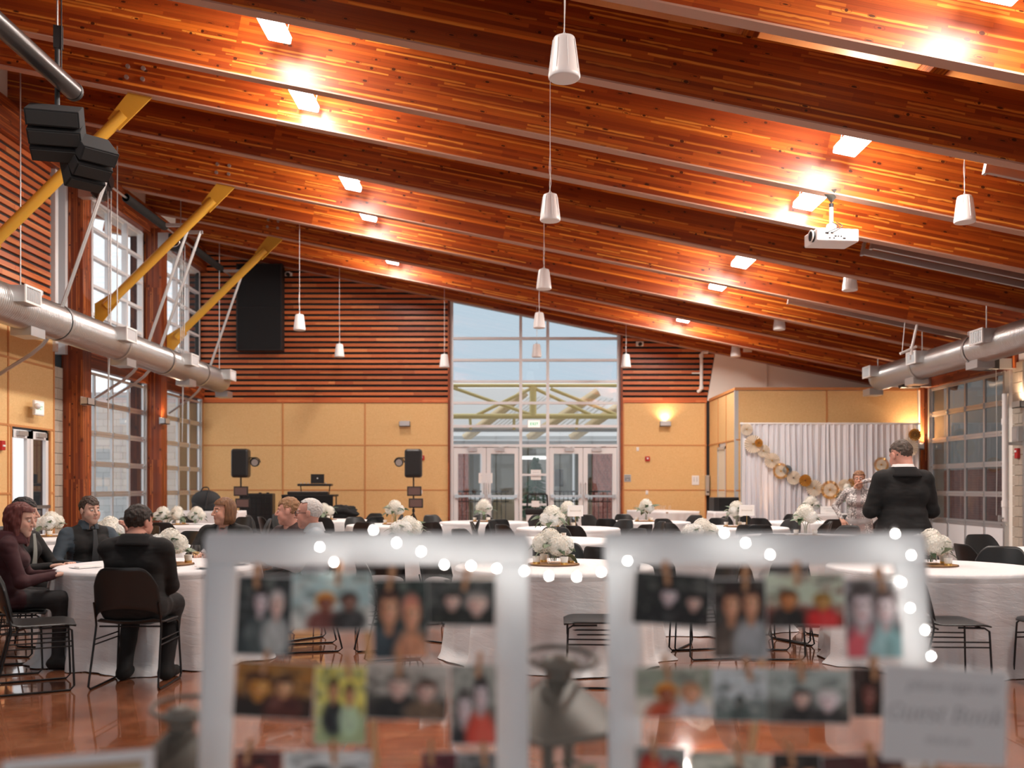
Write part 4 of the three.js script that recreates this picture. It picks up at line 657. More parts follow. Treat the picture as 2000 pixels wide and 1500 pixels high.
for (const [id, [x, d, what, style, v]] of Object.entries(TABLES)) {
  if (style === 'none') continue;
  const fx = id === 'guests' ? x + .08 : x, fd = id === 'guests' ? d - .05 : d;
  const sl = thing('wood_slice', `round wood slice under the flowers on the ${what}`, 'wood slice', [fx, TOP + .002, -fd], 0, 'wood slices under flowers'); mesh('cut_face', new THREE.CylinderGeometry(.205, .205, .012, 28).translate(0, .006, 0), M.slice, sl); mesh('bark', new THREE.CylinderGeometry(.212, .214, .011, 28, 1, true).translate(0, .0055, 0), M.bark, sl);
  if (style === 'trio') { for (const [i, dx] of [-.28, .02, .3].entries()) bouquet(fx + dx, i === 1 ? TOP + .014 : TOP + .003, fd + (i === 1 ? 0 : .16), 1.05, ROUND, false, `white flower clump ${['at the window end', 'in the middle', 'at the hall end'][i]} of the row of three near the windows`); }
  else bouquet(fx, TOP + .014, fd, id === 'middle' || id === 'corner' || id === 'guests' ? 1.02 : 1.1, style === 'low' ? CLUSTER : ROUND, style !== 'low', FLOWERLABEL(what, style));
  votives(fx, fd, d < 13 ? 4 : 3, what, .165);
  if (style === 'card') { const o = thing('table_card', `white reserved card on the ${what}`, 'card', [x + .1, TOP + .003, -d + .27], rr(-.1, .1)); mesh('card', rb(.24, .17, .004, .001, 0, .27, 0), M.paper, o); face('script_print', .2, .13, txt(256, 166, '#efeeea', '#b9b3a6', ['Reserved'], 46, 'serif'), o, 0, .27, .003); mesh('holder_stem', rod(V(0, .005, 0), V(0, .2, 0), .003, 6), M.gold, o); mesh('holder_base', new THREE.CylinderGeometry(.035, .035, .006, 16).translate(0, .003, 0), M.gold, o); }
}
// ---- things on the guests' table
{
  const gy = TOP + .003;
  const o = thing('wine_glass', 'stemmed glass of white wine in front of the woman with the brown bob', 'glass', [-2.55, gy, -7.85]);
  mesh('glass', lathe([[.001, .002], [.034, .002], [.03, .006], [.005, .012], [.004, .07], [.012, .082], [.03, .1], [.036, .13], [.031, .175], [.0295, .175], [.0345, .13], [.028, .102], [.01, .086], [.001, .084]], 24), M.clear, o);
  mesh('wine', lathe([[.001, .086], [.012, .089], [.027, .104], [.032, .12], [.001, .12]], 20), M.wine, o);
  const b = thing('water_bottle', 'clear plastic water bottle with a blue label near the man in the vest', 'bottle', [-3.3, gy, -8.0]);
  mesh('bottle', lathe([[.001, .003], [.03, .003], [.033, .02], [.033, .07], [.03, .08], [.033, .09], [.033, .14], [.026, .17], [.013, .19], [.013, .205]], 20), M.clear, b); mesh('label', new THREE.CylinderGeometry(.0338, .0338, .045, 20, 1, true).translate(0, .115, 0), std(.12, .3, .42, .5), b); mesh('cap', new THREE.CylinderGeometry(.014, .014, .018, 14).translate(0, .212, 0), M.white, b);
  for (const [i, [x, d]] of [[-2.38, 7.7], [-2.3, 8.05]].entries()) { const p = thing('plate', i ? 'white plate with a napkin near the white-haired man' : 'white plate with a small green cup behind the wine glass', 'plate', [x, gy, -d]); mesh('dish', lathe([[.001, .004], [.07, .004], [.115, .016], [.118, .014], [.07, .0], [.001, 0]], 28), M.whiteGloss, p); const n = thing(i ? 'napkin' : 'paper_cup', i ? 'crumpled white napkin on the plate by the white-haired man' : 'small green and white paper cup on the plate', i ? 'napkin' : 'cup', [x, gy + .006, -d]); if (i) mesh('cloth', new THREE.IcosahedronGeometry(.06, 2).scale(1.4, .5, 1).translate(0, .03, 0), M.paper, n); else { mesh('cup', lathe([[.001, 0], [.02, 0], [.026, .06], [.023, .06], [.018, .004]], 16), M.whiteGloss, n); mesh('sleeve', lathe([[.0215, .012], [.0258, .048]], 16), std(.06, .16, .15, .6), n); } }
  for (const [x, d, w] of [[-2.72, 7.6, 0], [-3.4, 7.75, 1]]) { const n = thing('folded_napkin', w ? 'folded white napkin before the woman with red hair' : 'folded white napkin behind the man seen from behind', 'napkin', [x, gy, -d], w); mesh('fold', [rb(.2, .008, .14, .003, 0, .005, 0), rb(.19, .008, .06, .003, 0, .012, .03)], M.paper, n); }
}
// ---- equipment at the end wall
function clothTable(name, label, x, d, w, dep, turn, h = .76) {
  const t = thing(name, label, 'table', [x, 0, -d], turn), g = shell((u, v) => { const a = u * Math.PI * 2, k = Math.min(1, v * 1.5), s = v <= 1 / 3 ? v * 3 : 1, tt = Math.max(0, (v - 1 / 3) * 1.5); const c = Math.cos(a), q = Math.sin(a), m = Math.pow(Math.pow(Math.abs(c), 10) + Math.pow(Math.abs(q), 10), -.1), fold = tt * .035 * Math.sin(a * 17 + x) + tt * .03; return V(c * m * (w / 2 * s + (s === 1 ? fold : 0)), h - tt * (h - .02), q * m * (dep / 2 * s + (s === 1 ? fold : 0))); }, 128, 24, .002);
  mesh('tablecloth', g, M.cloth, t); mesh('table_top', b6(-w / 2 + .03, w / 2 - .03, h - .04, h - .008, -dep / 2 + .03, dep / 2 - .03), M.wood, t); for (const [a, b] of [[-1, -1], [-1, 1], [1, -1], [1, 1]]) mesh('leg', rod(V(a * (w / 2 - .1), 0, b * (dep / 2 - .1)), V(a * (w / 2 - .1), h - .04, b * (dep / 2 - .1)), .016, 6), M.greyTrim, t); return t;
}
clothTable('buffet_table', 'long white clothed table with glasses beside the entrance doors', 3.85, 24.9, 1.05, 2.0, .42, .78);
for (let k = 0; k < 14; k++) { const u = (k % 7) / 7 - .45, w = (k / 7 | 0) * .2 - .25, c = Math.cos(.42), s = Math.sin(.42), lx = w, lz = u * 1.5 - .2; const o = thing('drinking_glass', `clear glass on the buffet table, ${ORD[k % 7]} from the wall in the ${k < 7 ? 'window-side' : 'curtain-side'} row`, 'glass', [3.85 + lx * c + lz * s, .785, -24.9 - lx * s + lz * c], 0, 'glasses on the buffet table'); mesh('tumbler', lathe([[.001, .003], [.03, .003], [.036, .13], [.033, .13], [.027, .012], [.001, .01]], 12), M.clear, o); }
for (let k = 0; k < 5; k++) placeChair(4.5 + k * .11, 22.6 + k * .02, -1.2 + k * .05, `black stacked chair leaning by the buffet table, ${ORD[k]} in the row`, 1).position.y = k * .0;
function paSpeaker(label, standLabel, lampLabel, x, d, s, turn) {
  const o = thing('loudspeaker', label, 'speaker', [x, 1.62, -d], turn, 'loudspeakers on stands');
  mesh('cabinet', [rb(.43, .72, .34, .07, 0, .36, 0, 4)], M.plastic, o); mesh('front_grille', rb(.36, .6, .03, .012, 0, .37, .165), M.black, o); mesh('handle', rb(.44, .1, .1, .03, 0, .48, 0), M.rubber, o);
  const st = thing('speaker_stand', standLabel, 'stand', [x, 0, -d], turn, 'loudspeaker stands');
  mesh('pole', rod(V(0, .3, 0), V(0, 1.64, 0), .02, 10), M.black, st); mesh('collar', rod(V(0, .75, 0), V(0, .83, 0), .035, 10), M.plastic, st);
  for (let k = 0; k < 3; k++) { const a = k * 2.094 + .5; mesh('leg', [rod(V(0, .74, 0), V(Math.sin(a) * .5, .01, Math.cos(a) * .5), .014, 8), rod(V(0, .34, 0), V(Math.sin(a) * .27, .36, Math.cos(a) * .27), .009, 6)], M.black, st); }
  for (const [j, y] of [1.28, .98].entries()) { const dx = .03 + j * .04; const p = mesh('stage_panel', rb(.36, .24, .04, .012, dx, y, .1), M.plastic, st); mesh('led_face', b6(dx - .15, dx + .15, y - .09, y + .09, .12, .125), std(.16, .10, .09, .5), p); }
  const l = thing('par_light', lampLabel, 'stage light', [x + s * .36, 2.0, -d], turn); mesh('can', lathe([[.001, -.1], [.07, -.1], [.1, -.05], [.11, .06], [.1, .06], [.001, .03]], 20).rotateX(Math.PI / 2), M.black, l); mesh('lens', new THREE.CylinderGeometry(.095, .095, .01, 20).rotateX(Math.PI / 2).translate(0, 0, .05), std(.35, .33, .31, .25), l); mesh('yoke', [new THREE.TorusGeometry(.125, .012, 6, 20, Math.PI).translate(0, 0, 0), rod(V(-s * .02, .12, 0), V(-s * .2, .12, 0), .015, 6)], M.black, l);
}
paSpeaker('black loudspeaker on the stand near the window corner', 'black tripod stand with two small panels near the window corner', 'round stage light beside the loudspeaker near the window corner', -6.80, 24.4, 1, 0);
paSpeaker('black loudspeaker on the stand beside the entrance doors', 'black tripod stand with two small panels beside the entrance doors', 'round stage light beside the loudspeaker near the entrance doors', -2.48, 24.5, -1, 0);
{ const o = thing('equipment_case', 'black ribbed equipment case standing behind the loudspeaker stand', 'case', [-6.62, 0, -25.3]); mesh('shell', rb(.86, 1.22, .34, .03, 0, .61, 0), M.plastic, o); for (let k = 0; k < 7; k++) mesh('rib', b6(-.36 + k * .12 - .012, -.36 + k * .12 + .012, .06, 1.16, .17, .188), M.black, o); for (let k = 0; k < 8; k++) mesh('rib', b6(-.4, .4, .12 + k * .14 - .012, .12 + k * .14 + .012, .17, .186), M.black, o); for (const x of [-.25, .1, .3]) mesh('latch', rb(.07, .05, .04, .008, x, 1.22, .12), M.black, o); }
{ // disc jockey desk
  const o = thing('mixing_desk', 'black fabric-fronted disc jockey desk on the end wall', 'desk', [-5.1, 0, -24.6]); mesh('front_panel', shell((u, v) => V((u - .5) * 1.28, v * 1.16, .36 + .012 * Math.sin(u * 20) * (1 - v)), 40, 4, .01), M.blackCloth, o); mesh('desk_top', rb(1.3, .05, .72, .01, 0, 1.17, 0), M.black, o); for (const x of [-.6, .6]) for (const z of [-.3, .28]) mesh('leg', rod(V(x, 0, z), V(x, 1.16, z), .018, 6), M.black, o);
  const k = thing('keyboard', 'long flat keyboard on the disc jockey desk', 'keyboard', [-5.12, 1.197, -24.5]); mesh('body', rb(1.02, .07, .26, .012, 0, .036, 0), M.plastic, k); mesh('keys', b6(-.46, .46, .07, .078, .02, .12), M.greyTrim, k);
  const c = thing('mixer', 'black mixer on a raised stand over the keyboard', 'mixer', [-5.05, 1.197, -24.72]); mesh('body', rb(.86, .06, .24, .012, .05, .24, 0), M.plastic, c); mesh('stand', [rod(V(-.3, 0, 0), V(-.32, .22, 0), .014, 6), rod(V(.4, 0, 0), V(.42, .22, 0), .014, 6)], M.black, c); for (let j = 0; j < 8; j++) mesh('dial', rod(V(-.3 + j * .09, .27, .06), V(-.3 + j * .09, .3, .06), .014, 8), M.greyTrim, c);
  const l = thing('laptop', 'open dark laptop on top of the mixer', 'laptop', [-4.92, 1.475, -24.72]); mesh('base', rb(.34, .016, .23, .005, 0, .009, 0), M.plastic, l); const s = mesh('lid', rb(.34, .22, .01, .004, 0, .125, .11).rotateX(.0), M.black, l); mesh('emblem', rb(.03, .035, .004, .001, 0, .13, .117), M.whiteGloss, l);
}
{ const o = thing('backpack', 'dark grey backpack on the chair by the window corner', 'bag', [-6.85, .88, -21.8]); mesh('bag', [new THREE.SphereGeometry(.33, 24, 16).scale(1, .72, .7).translate(0, .2, 0), rb(.56, .2, .4, .08, 0, .08, 0)], std(.03, .033, .036, .8), o); mesh('strap', [pipe([V(-.1, .4, .1), V(-.06, .5, .05), V(.06, .5, .05), V(.1, .4, .1)], .014, .05), pipe([V(.08, .02, .3), V(.1, .3, .24), V(.08, .42, .1)], .02, .06)], M.black, o); 
  clothTable('equipment_table', 'white clothed table at the window corner carrying the backpack', -6.9, 21.9, 1.7, .75, 0, .85); }
{ // rolling bin with a black wire top
  const o = thing('rolling_bin', 'white rolling bin with a black frame top before the middle window pane', 'cart', [.66, 0, -25.2]); mesh('bin', rb(.58, .62, .5, .04, 0, .38, 0), M.whiteGloss, o); mesh('bag_liner', rb(.64, .16, .56, .05, 0, .75, 0), M.rubber, o); mesh('frame_top', [pipe([V(-.27, .8, 0), V(-.25, 1.2, 0), V(.25, 1.2, 0), V(.27, .8, 0)], .02, .05), pipe([V(-.27, .8, -.2), V(-.25, 1.2, -.2), V(.25, 1.2, -.2), V(.27, .8, -.2)], .02, .05)], M.black, o); for (const [a, b] of [[-1, -1], [1, -1], [-1, 1], [1, 1]]) mesh('wheel', new THREE.TorusGeometry(.03, .014, 8, 14).rotateY(Math.PI / 2).translate(a * .24, .044, b * .2), M.rubber, o); mesh('sign_card', rb(.2, .16, .006, .002, -.06, .95, .24), M.paper, o); }
for (const [i, [x, y, w]] of [[-.73, 1.63, .38], [.66, 1.72, .28]].entries()) { const o = thing('paper_notice', i ? 'white paper notice taped on the middle pane between the doors' : 'white paper notice taped on the second glass door', 'notice', [x, y, ZB - .085]); mesh('sheet', b6(-w / 2, w / 2, -.14, .14, 0, .004), M.paper, o); mesh('print', [b6(-w * .35, w * .35, .06, .075, .004, .005), b6(-w * .3, w * .3, .01, .02, .004, .005), b6(-w * .3, w * .3, -.04, -.03, .004, .005)], M.greyTrim, o); }
{ const o = thing('jacket', 'dark jacket thrown over a chair before the disc jockey desk', 'jacket', [-3.55, .84, -20.2]); const jg = new THREE.SphereGeometry(.3, 28, 18), jp = jg.attributes.position; for (let i = 0; i < jp.count; i++) { const x = jp.getX(i), y = jp.getY(i), z = jp.getZ(i), k = 1 + .35 * noise(x * 7, y * 7, z * 7) + .12 * noise(x * 18, y * 18, z * 18); jp.setXYZ(i, x * k * 1.15, .02 + y * k * .5, z * k * .8); } jg.computeVertexNormals(); mesh('cloth', jg, M.blackCloth, o); }
clothTable('speaker_table', 'small white clothed table carrying a black box before the alcove side', 4.62, 21.2, .62, .55, .1, .86);
{ const o = thing('sound_box', 'black box speaker on the small white table', 'speaker', [4.62, .862, -21.2], .1); mesh('cabinet', rb(.56, .3, .36, .012, 0, .152, 0), M.plastic, o); mesh('front_grille', b6(-.17, .26, .02, .28, .18, .188), M.blackCloth, o); mesh('side_panel', b6(-.275, -.19, .02, .28, .18, .186), M.black, o); }
// ---------------------------------------------------------------- white curtain backdrop with paper fans
{
  const D = 22.9, x0 = 5.42, x1 = 9.56, h = 2.86, o = thing('curtain_backdrop', 'white gathered curtain backdrop hung on a pipe in the alcove front', 'curtain', [0, 0, -D]);
  const mid = (x0 + x1) / 2;
  for (const [a, b, seed] of [[x0, mid - .05, 1], [mid - .08, x1, 2]]) mesh('drape', sheet((u, v) => { const x = a + (b - a) * u + .03 * noise(u * 9, v * 1.5, seed), ph = u * 95 + 2.4 * noise(u * 7, 3, seed), am = (.03 + .03 * (1 - v)) * (1 + .6 * noise(u * 13, v * 2, seed + 4)); return V(x, .01 + v * (h - .01), am * Math.sin(ph) + .4 * am * Math.sin(ph * 2.3 + seed) + .03 * noise(u * 5, v * 2, seed)); }, 420, 14), M.curtain, o);
  mesh('crossbar', rod(V(x0 - .05, h + .015, 0), V(x1 + .05, h + .015, 0), .025, 10), M.white, o);
  for (const x of [x0, mid, x1]) mesh('upright', rod(V(x, 0, -.06), V(x, h + .05, -.06), .025, 10), M.greyTrim, o);
  for (const x of [x0, mid, x1]) mesh('foot_plate', b6(x - .2, x + .2, 0, .012, -.25, .1), M.greyTrim, o);
  // floor uplights washing the curtain
  for (const [i, x] of [5.95, 7.48, 9.2].entries()) { const l = thing('uplight', ['small warm uplight at the bouquet end of the curtain', 'small warm uplight at the middle of the curtain', 'small warm uplight at the corner end of the curtain'][i], 'light', [x, 0, -D + .35], 0, 'curtain uplights'); mesh('can', lathe([[.001, .01], [.07, .01], [.08, .12], [.07, .12], [.06, .03], [.001, .03]], 16), M.black, l); mesh('lens', new THREE.CylinderGeometry(.062, .062, .012, 16).translate(0, .1, 0), glow(1, .55, .25, 6), l); const s = new THREE.SpotLight(new THREE.Color().setRGB(1, .5, .22), 4, 0, .32, .9, 2); s.position.set(0, .14, 0); s.target.position.set(.02, 2, -.32); s.castShadow = true; l.add(s, s.target); }
}
function fanGeo(n, depth, inner = .06) {
  const pos = [], idx = []; for (let k = 0; k < n * 2; k++) { const a = k / (n * 2) * Math.PI * 2, z = (k % 2) * depth; pos.push(Math.cos(a), Math.sin(a), z, Math.cos(a) * inner, Math.sin(a) * inner, .02 + z * .3); }
  for (let k = 0; k < n * 2; k++) { const a = k * 2, b = ((k + 1) % (n * 2)) * 2; idx.push(a, b, b + 1, a, b + 1, a + 1); }
  const g = new THREE.BufferGeometry(); g.setAttribute('position', new THREE.Float32BufferAttribute(pos, 3)); g.setIndex(idx); const f = g.toNonIndexed(); f.computeVertexNormals(); return f;
}
{
  const fan = fanGeo(24, .26), small = fanGeo(16, .32), D = 22.84, k2 = 1 / 2.857;
  const fringe = (() => { const g = []; for (let k = 0; k < 70; k++) { const a = k / 70 * 6.283; g.push(new THREE.BoxGeometry(.32, .06, .02).rotateX(rr(-.8, .8)).rotateY(rr(-.5, .5)).translate(.84, 0, .12).rotateZ(a)); } return join(g); })();
  const L = [[452, 968, 34, 'cream', 'topmost cream paper fan at the alcove end of the curtain'], [487, 1050, 50, 'cream', 'large cream paper fan second from the top of the swag'], [516, 1044, 23, 'gold', 'small gold paper fan overlapping the large cream one near the top'], [546, 1088, 36, 'cream', 'cream paper fan below the small gold one'], [592, 1142, 43, 'cream', 'cream paper fan halfway down the swag'], [640, 1200, 45, 'ring', 'cream paper fan with gold fringe beside the grey one'], [677, 1193, 26, 'grey', 'small grey paper fan in the swag'], [712, 1238, 39, 'dot', 'cream paper fan with a dark centre below the grey one'], [774, 1253, 34, 'gold', 'shiny gold paper fan low in the swag'], [828, 1295, 46, 'cream', 'large cream paper fan at the bottom of the swag'], [915, 1305, 52, 'ring', 'largest cream paper fan with wide gold fringe ring'], [993, 1280, 34, 'cream', 'cream paper fan just after the gold ringed one'], [1030, 1265, 22, 'gold', 'small gold paper fan near the woman in silver'], [1060, 1275, 43, 'cream', 'cream paper fan behind the woman in silver'], [1200, 1165, 42, 'ring', 'gold fringed paper fan peeking out beside the man in black'], [1355, 1068, 52, 'cream', 'large cream paper fan behind the head of the man in black'], [1388, 998, 34, 'rings', 'gold and brown ringed paper fan at the top corner of the curtain']];
  for (const [i, [px, py, r, kind, label]] of L.entries()) {
    const p = at(1300 + px * k2, 500 + py * k2, D), R = r * k2 * D / FOCAL, o = thing('paper_fan', label, 'paper fan', [p.x, p.y, -D + (i % 3) * .014 + (kind === 'gold' || kind === 'grey' ? .03 : 0)], 0, 'paper fans on the curtain');
    const m = mesh('pleated_disc', kind === 'gold' || kind === 'grey' || kind === 'rings' ? small : fan, { gold: M.goldPaper, grey: M.greyPaper, rings: M.goldPaper }[kind] ?? M.cream, o); m.scale.setScalar(kind === 'ring' ? R * .74 : R); m.rotation.z = rnd() * 3;
    if (kind === 'ring' || kind === 'rings') { const f = mesh('fringe', fringe, M.gold, o); f.scale.setScalar(R); f.position.z = -.004; }
    if (kind === 'rings') for (const q of [.35, .62]) { const t = mesh('ring_band', new THREE.TorusGeometry(q, .05, 6, 28), M.bark, o); t.scale.setScalar(R); t.position.z = R * .14; }
    mesh('center_button', new THREE.CylinderGeometry(R * .1, R * .12, .012, 14).rotateX(Math.PI / 2).translate(0, 0, R * .1), kind === 'dot' ? M.lantern : kind === 'gold' ? M.bark : M.gold, o);
  }
}
{ // gift table in front of it
  clothTable('gift_table', 'white clothed gift table standing before the curtain', 7.15, 21.3, 1.5, .7, 0, .80);
  bouquet(6.55, .803, 21.3, 1.35, ROUND, false, 'white flower bouquet at the end of the gift table');
  const v = bouquet(7.36, .803, 21.35, 1.35, [[0, .28, 0, .06], [-.09, .22, .03, .06], [.09, .22, 0, .06], [.02, .2, .09, .05]], true, 'white and green bouquet in a tall glass vase on the gift table');
  for (let k = 0; k < 16; k++) { const l = mesh('leaf', leafGeo, k % 2 ? M.leaf : M.leafPale, v), a = k * 2.4; l.position.set(Math.sin(a) * .12, .32 + rr(-.05, .12), Math.cos(a) * .12); l.rotation.set(rr(-.9, .3), a, 0, 'YXZ'); l.scale.setScalar(1.9); }
  const b = thing('card_box', 'tan wooden card box on the gift table beside the woman in silver', 'box', [7.62, .803, -21.2]); mesh('box', rb(.32, .16, .24, .008, 0, .08, 0), M.wood, b); mesh('lid', rb(.34, .02, .26, .006, 0, .17, 0), M.wood, b); mesh('clasp', rb(.03, .04, .01, .003, 0, .14, .125), M.gold, b);
  const s = thing('gift_sign', 'white card sign lying in front of the gift table flowers', 'sign', [6.9, .803, -21.1]); mesh('card', rb(.42, .16, .006, .002, 0, .09, 0).rotateX(-.25), M.paper, s); mesh('script_print', [b6(-.14, .14, .11, .118, .006, .008), b6(-.1, .1, .06, .068, .018, .02)], M.greyTrim, s);
}
// ---------------------------------------------------------------- people
function netMesh(f, lo, hi, cell, paint) {            // surface nets over a distance field
  const n = [0, 1, 2].map((i) => Math.ceil((hi[i] - lo[i]) / cell) + 1), [nx, ny, nz] = n, val = new Float32Array(nx * ny * nz), id = new Int32Array(nx * ny * nz).fill(-1), at3 = (i, j, k) => i + nx * (j + ny * k);
  for (let k = 0; k < nz; k++) for (let j = 0; j < ny; j++) for (let i = 0; i < nx; i++) val[at3(i, j, k)] = f(lo[0] + i * cell, lo[1] + j * cell, lo[2] + k * cell);
  const pos = [], idx = [];
  for (let k = 0; k < nz - 1; k++) for (let j = 0; j < ny - 1; j++) for (let i = 0; i < nx - 1; i++) {
    let sx = 0, sy = 0, sz = 0, c = 0; const v = (a, b, d) => val[at3(i + a, j + b, k + d)];
    for (const [a, b] of EDGES) { const va = v(...a), vb = v(...b); if (va < 0 !== vb < 0) { const t = va / (va - vb); sx += a[0] + (b[0] - a[0]) * t; sy += a[1] + (b[1] - a[1]) * t; sz += a[2] + (b[2] - a[2]) * t; c++; } }
    if (c) { id[at3(i, j, k)] = pos.length / 3; pos.push(lo[0] + (i + sx / c) * cell, lo[1] + (j + sy / c) * cell, lo[2] + (k + sz / c) * cell); }
  }
  const quad = (a, b, c, d, flip) => { if (a < 0 || b < 0 || c < 0 || d < 0) return; if (flip) idx.push(a, c, b, a, d, c); else idx.push(a, b, c, a, c, d); };
  for (let k = 1; k < nz - 1; k++) for (let j = 1; j < ny - 1; j++) for (let i = 1; i < nx - 1; i++) {
    const v0 = val[at3(i, j, k)] < 0;
    if (v0 !== val[at3(i + 1, j, k)] < 0) quad(id[at3(i, j - 1, k - 1)], id[at3(i, j, k - 1)], id[at3(i, j, k)], id[at3(i, j - 1, k)], !v0);
    if (v0 !== val[at3(i, j + 1, k)] < 0) quad(id[at3(i - 1, j, k - 1)], id[at3(i - 1, j, k)], id[at3(i, j, k)], id[at3(i, j, k - 1)], !v0);
    if (v0 !== val[at3(i, j, k + 1)] < 0) quad(id[at3(i - 1, j - 1, k)], id[at3(i, j - 1, k)], id[at3(i, j, k)], id[at3(i - 1, j, k)], !v0);
  }
  const nor = new Float32Array(pos.length), col = new Float32Array(pos.length), e = cell * .5;
  for (let q = 0; q < pos.length; q += 3) {
    const x = pos[q], y = pos[q + 1], z = pos[q + 2]; let a = f(x + e, y, z) - f(x - e, y, z), b = f(x, y + e, z) - f(x, y - e, z), c = f(x, y, z + e) - f(x, y, z - e); const l = Math.hypot(a, b, c) || 1; nor[q] = a / l; nor[q + 1] = b / l; nor[q + 2] = c / l;
    const cc = paint(x, y, z); col[q] = cc[0]; col[q + 1] = cc[1]; col[q + 2] = cc[2];
  }
  const g = new THREE.BufferGeometry(); g.setAttribute('position', new THREE.Float32BufferAttribute(pos, 3)); g.setAttribute('normal', new THREE.BufferAttribute(nor, 3)); g.setAttribute('color', new THREE.BufferAttribute(col, 3)); g.setIndex(idx); return g;
}
const EDGES = [[[0, 0, 0], [1, 0, 0]], [[0, 1, 0], [1, 1, 0]], [[0, 0, 1], [1, 0, 1]], [[0, 1, 1], [1, 1, 1]], [[0, 0, 0], [0, 1, 0]], [[1, 0, 0], [1, 1, 0]], [[0, 0, 1], [0, 1, 1]], [[1, 0, 1], [1, 1, 1]], [[0, 0, 0], [0, 0, 1]], [[1, 0, 0], [1, 0, 1]], [[0, 1, 0], [0, 1, 1]], [[1, 1, 0], [1, 1, 1]]];
const smin = (a, b, k) => { const h = Math.max(k - Math.abs(a - b), 0) / k; return Math.min(a, b) - h * h * k * .25; };
const cap = (x, y, z, c) => { const dx = c[3] - c[0], dy = c[4] - c[1], dz = c[5] - c[2], px = x - c[0], py = y - c[1], pz = z - c[2], l = dx * dx + dy * dy + dz * dz; const t = l ? Math.min(1, Math.max(0, (px * dx + py * dy + pz * dz) / l)) : 0; return Math.hypot(px - dx * t, py - dy * t, pz - dz * t) - (c[6] + (c[7] - c[6]) * t); };
const ell = (x, y, z, cx, cy, cz, a, b, c) => { const u = (x - cx) / a, v = (y - cy) / b, w = (z - cz) / c, k = Math.hypot(u, v, w), m = Math.hypot(u / a, v / b, w / c); return m < 1e-9 ? -Math.min(a, b, c) : k * (k - 1) / m; };
// head in its own frame: centre of the skull at 0, face towards +z
function headField(o) {
  const w = o.wide ?? 1;
  return (x, y, z) => {
    const ax = Math.abs(x); let d = ell(x, y, z, 0, .03, -.012, .076 * w, .087, .097);
    d = smin(d, ell(x, y, z, 0, -.045, .022, .060 * w, .078, .070), .03); d = smin(d, Math.hypot(x * .8, y + .104, z - .062) - .022, .03);
    d = smin(d, cap(ax, y, z, [.0, .028, .083, .04 * w, .026, .070, .011, .010]), .012);
    d = smin(d, cap(ax, y, z, [.042 * w, -.03, .062, .05 * w, -.06, .04, .018, .016]), .03);
    d = smin(d, cap(x, y, z, [0, .015, .09, 0, -.03, .112, .008, .0125]), .010); d = smin(d, Math.hypot(ax - .011, y + .034, z - .098) - .009, .008);
    d = -smin(-d, Math.hypot(ax - .031, y - .004, (z - .102) * .9) - .0145, .012);
    d = Math.min(d, Math.hypot(ax - .031, y - .003, z - .078) - .0128);
    d = smin(d, cap(ax, y, z, [0, -.060, .093, .019, -.063, .084, .0062, .003]), .006); d = smin(d, cap(ax, y, z, [0, -.071, .090, .016, -.070, .083, .0065, .003]), .006);
    d = smin(d, ell(ax, y, z, .079 * w, -.004, -.006, .010, .031, .019), .006);
    d = smin(d, cap(x, y, z, [0, -.05, -.022, 0, -.115, -.03, .054 * (o.neck ?? 1), .052 * (o.neck ?? 1)]), .03); return d;
  };
}
function headPaint(o) {
  const sk = o.skin, lip = mix(sk, [.42, .09, .07], .45), brow = mix(o.hairColor, sk, .25), cheek = mix(sk, [.62, .16, .10], .22);
  return (x, y, z) => {
    const ax = Math.abs(x);
    const ed = Math.hypot(ax - .031, y - .003, z - .078); if (ed < .0145 && z > .082 && Math.abs(y - .003) < .0062) return Math.hypot(ax - (.031 + (o.gaze ?? 0) * Math.sign(x) * .004), y - .003) < .0048 ? [.02, .015, .012] : [.62, .60, .57];
    if (z > .064 && y > .022 && y < .033 && ax > .012 && ax < .049) return brow;
    if (z > .075 && y < -.054 && y > -.078 && ax < .021) return lip;
    if (o.stubble && z > .02 && y < -.045 && ax > .0) return mix(sk, o.hairColor, .16);
    if (z > .04 && ax > .025 && y < -.01 && y > -.05) return cheek;
    return mix(sk, [sk[0] * .9, sk[1] * .82, sk[2] * .8], .5 + .5 * noise(x * 40, y * 40, z * 40));
  };
}
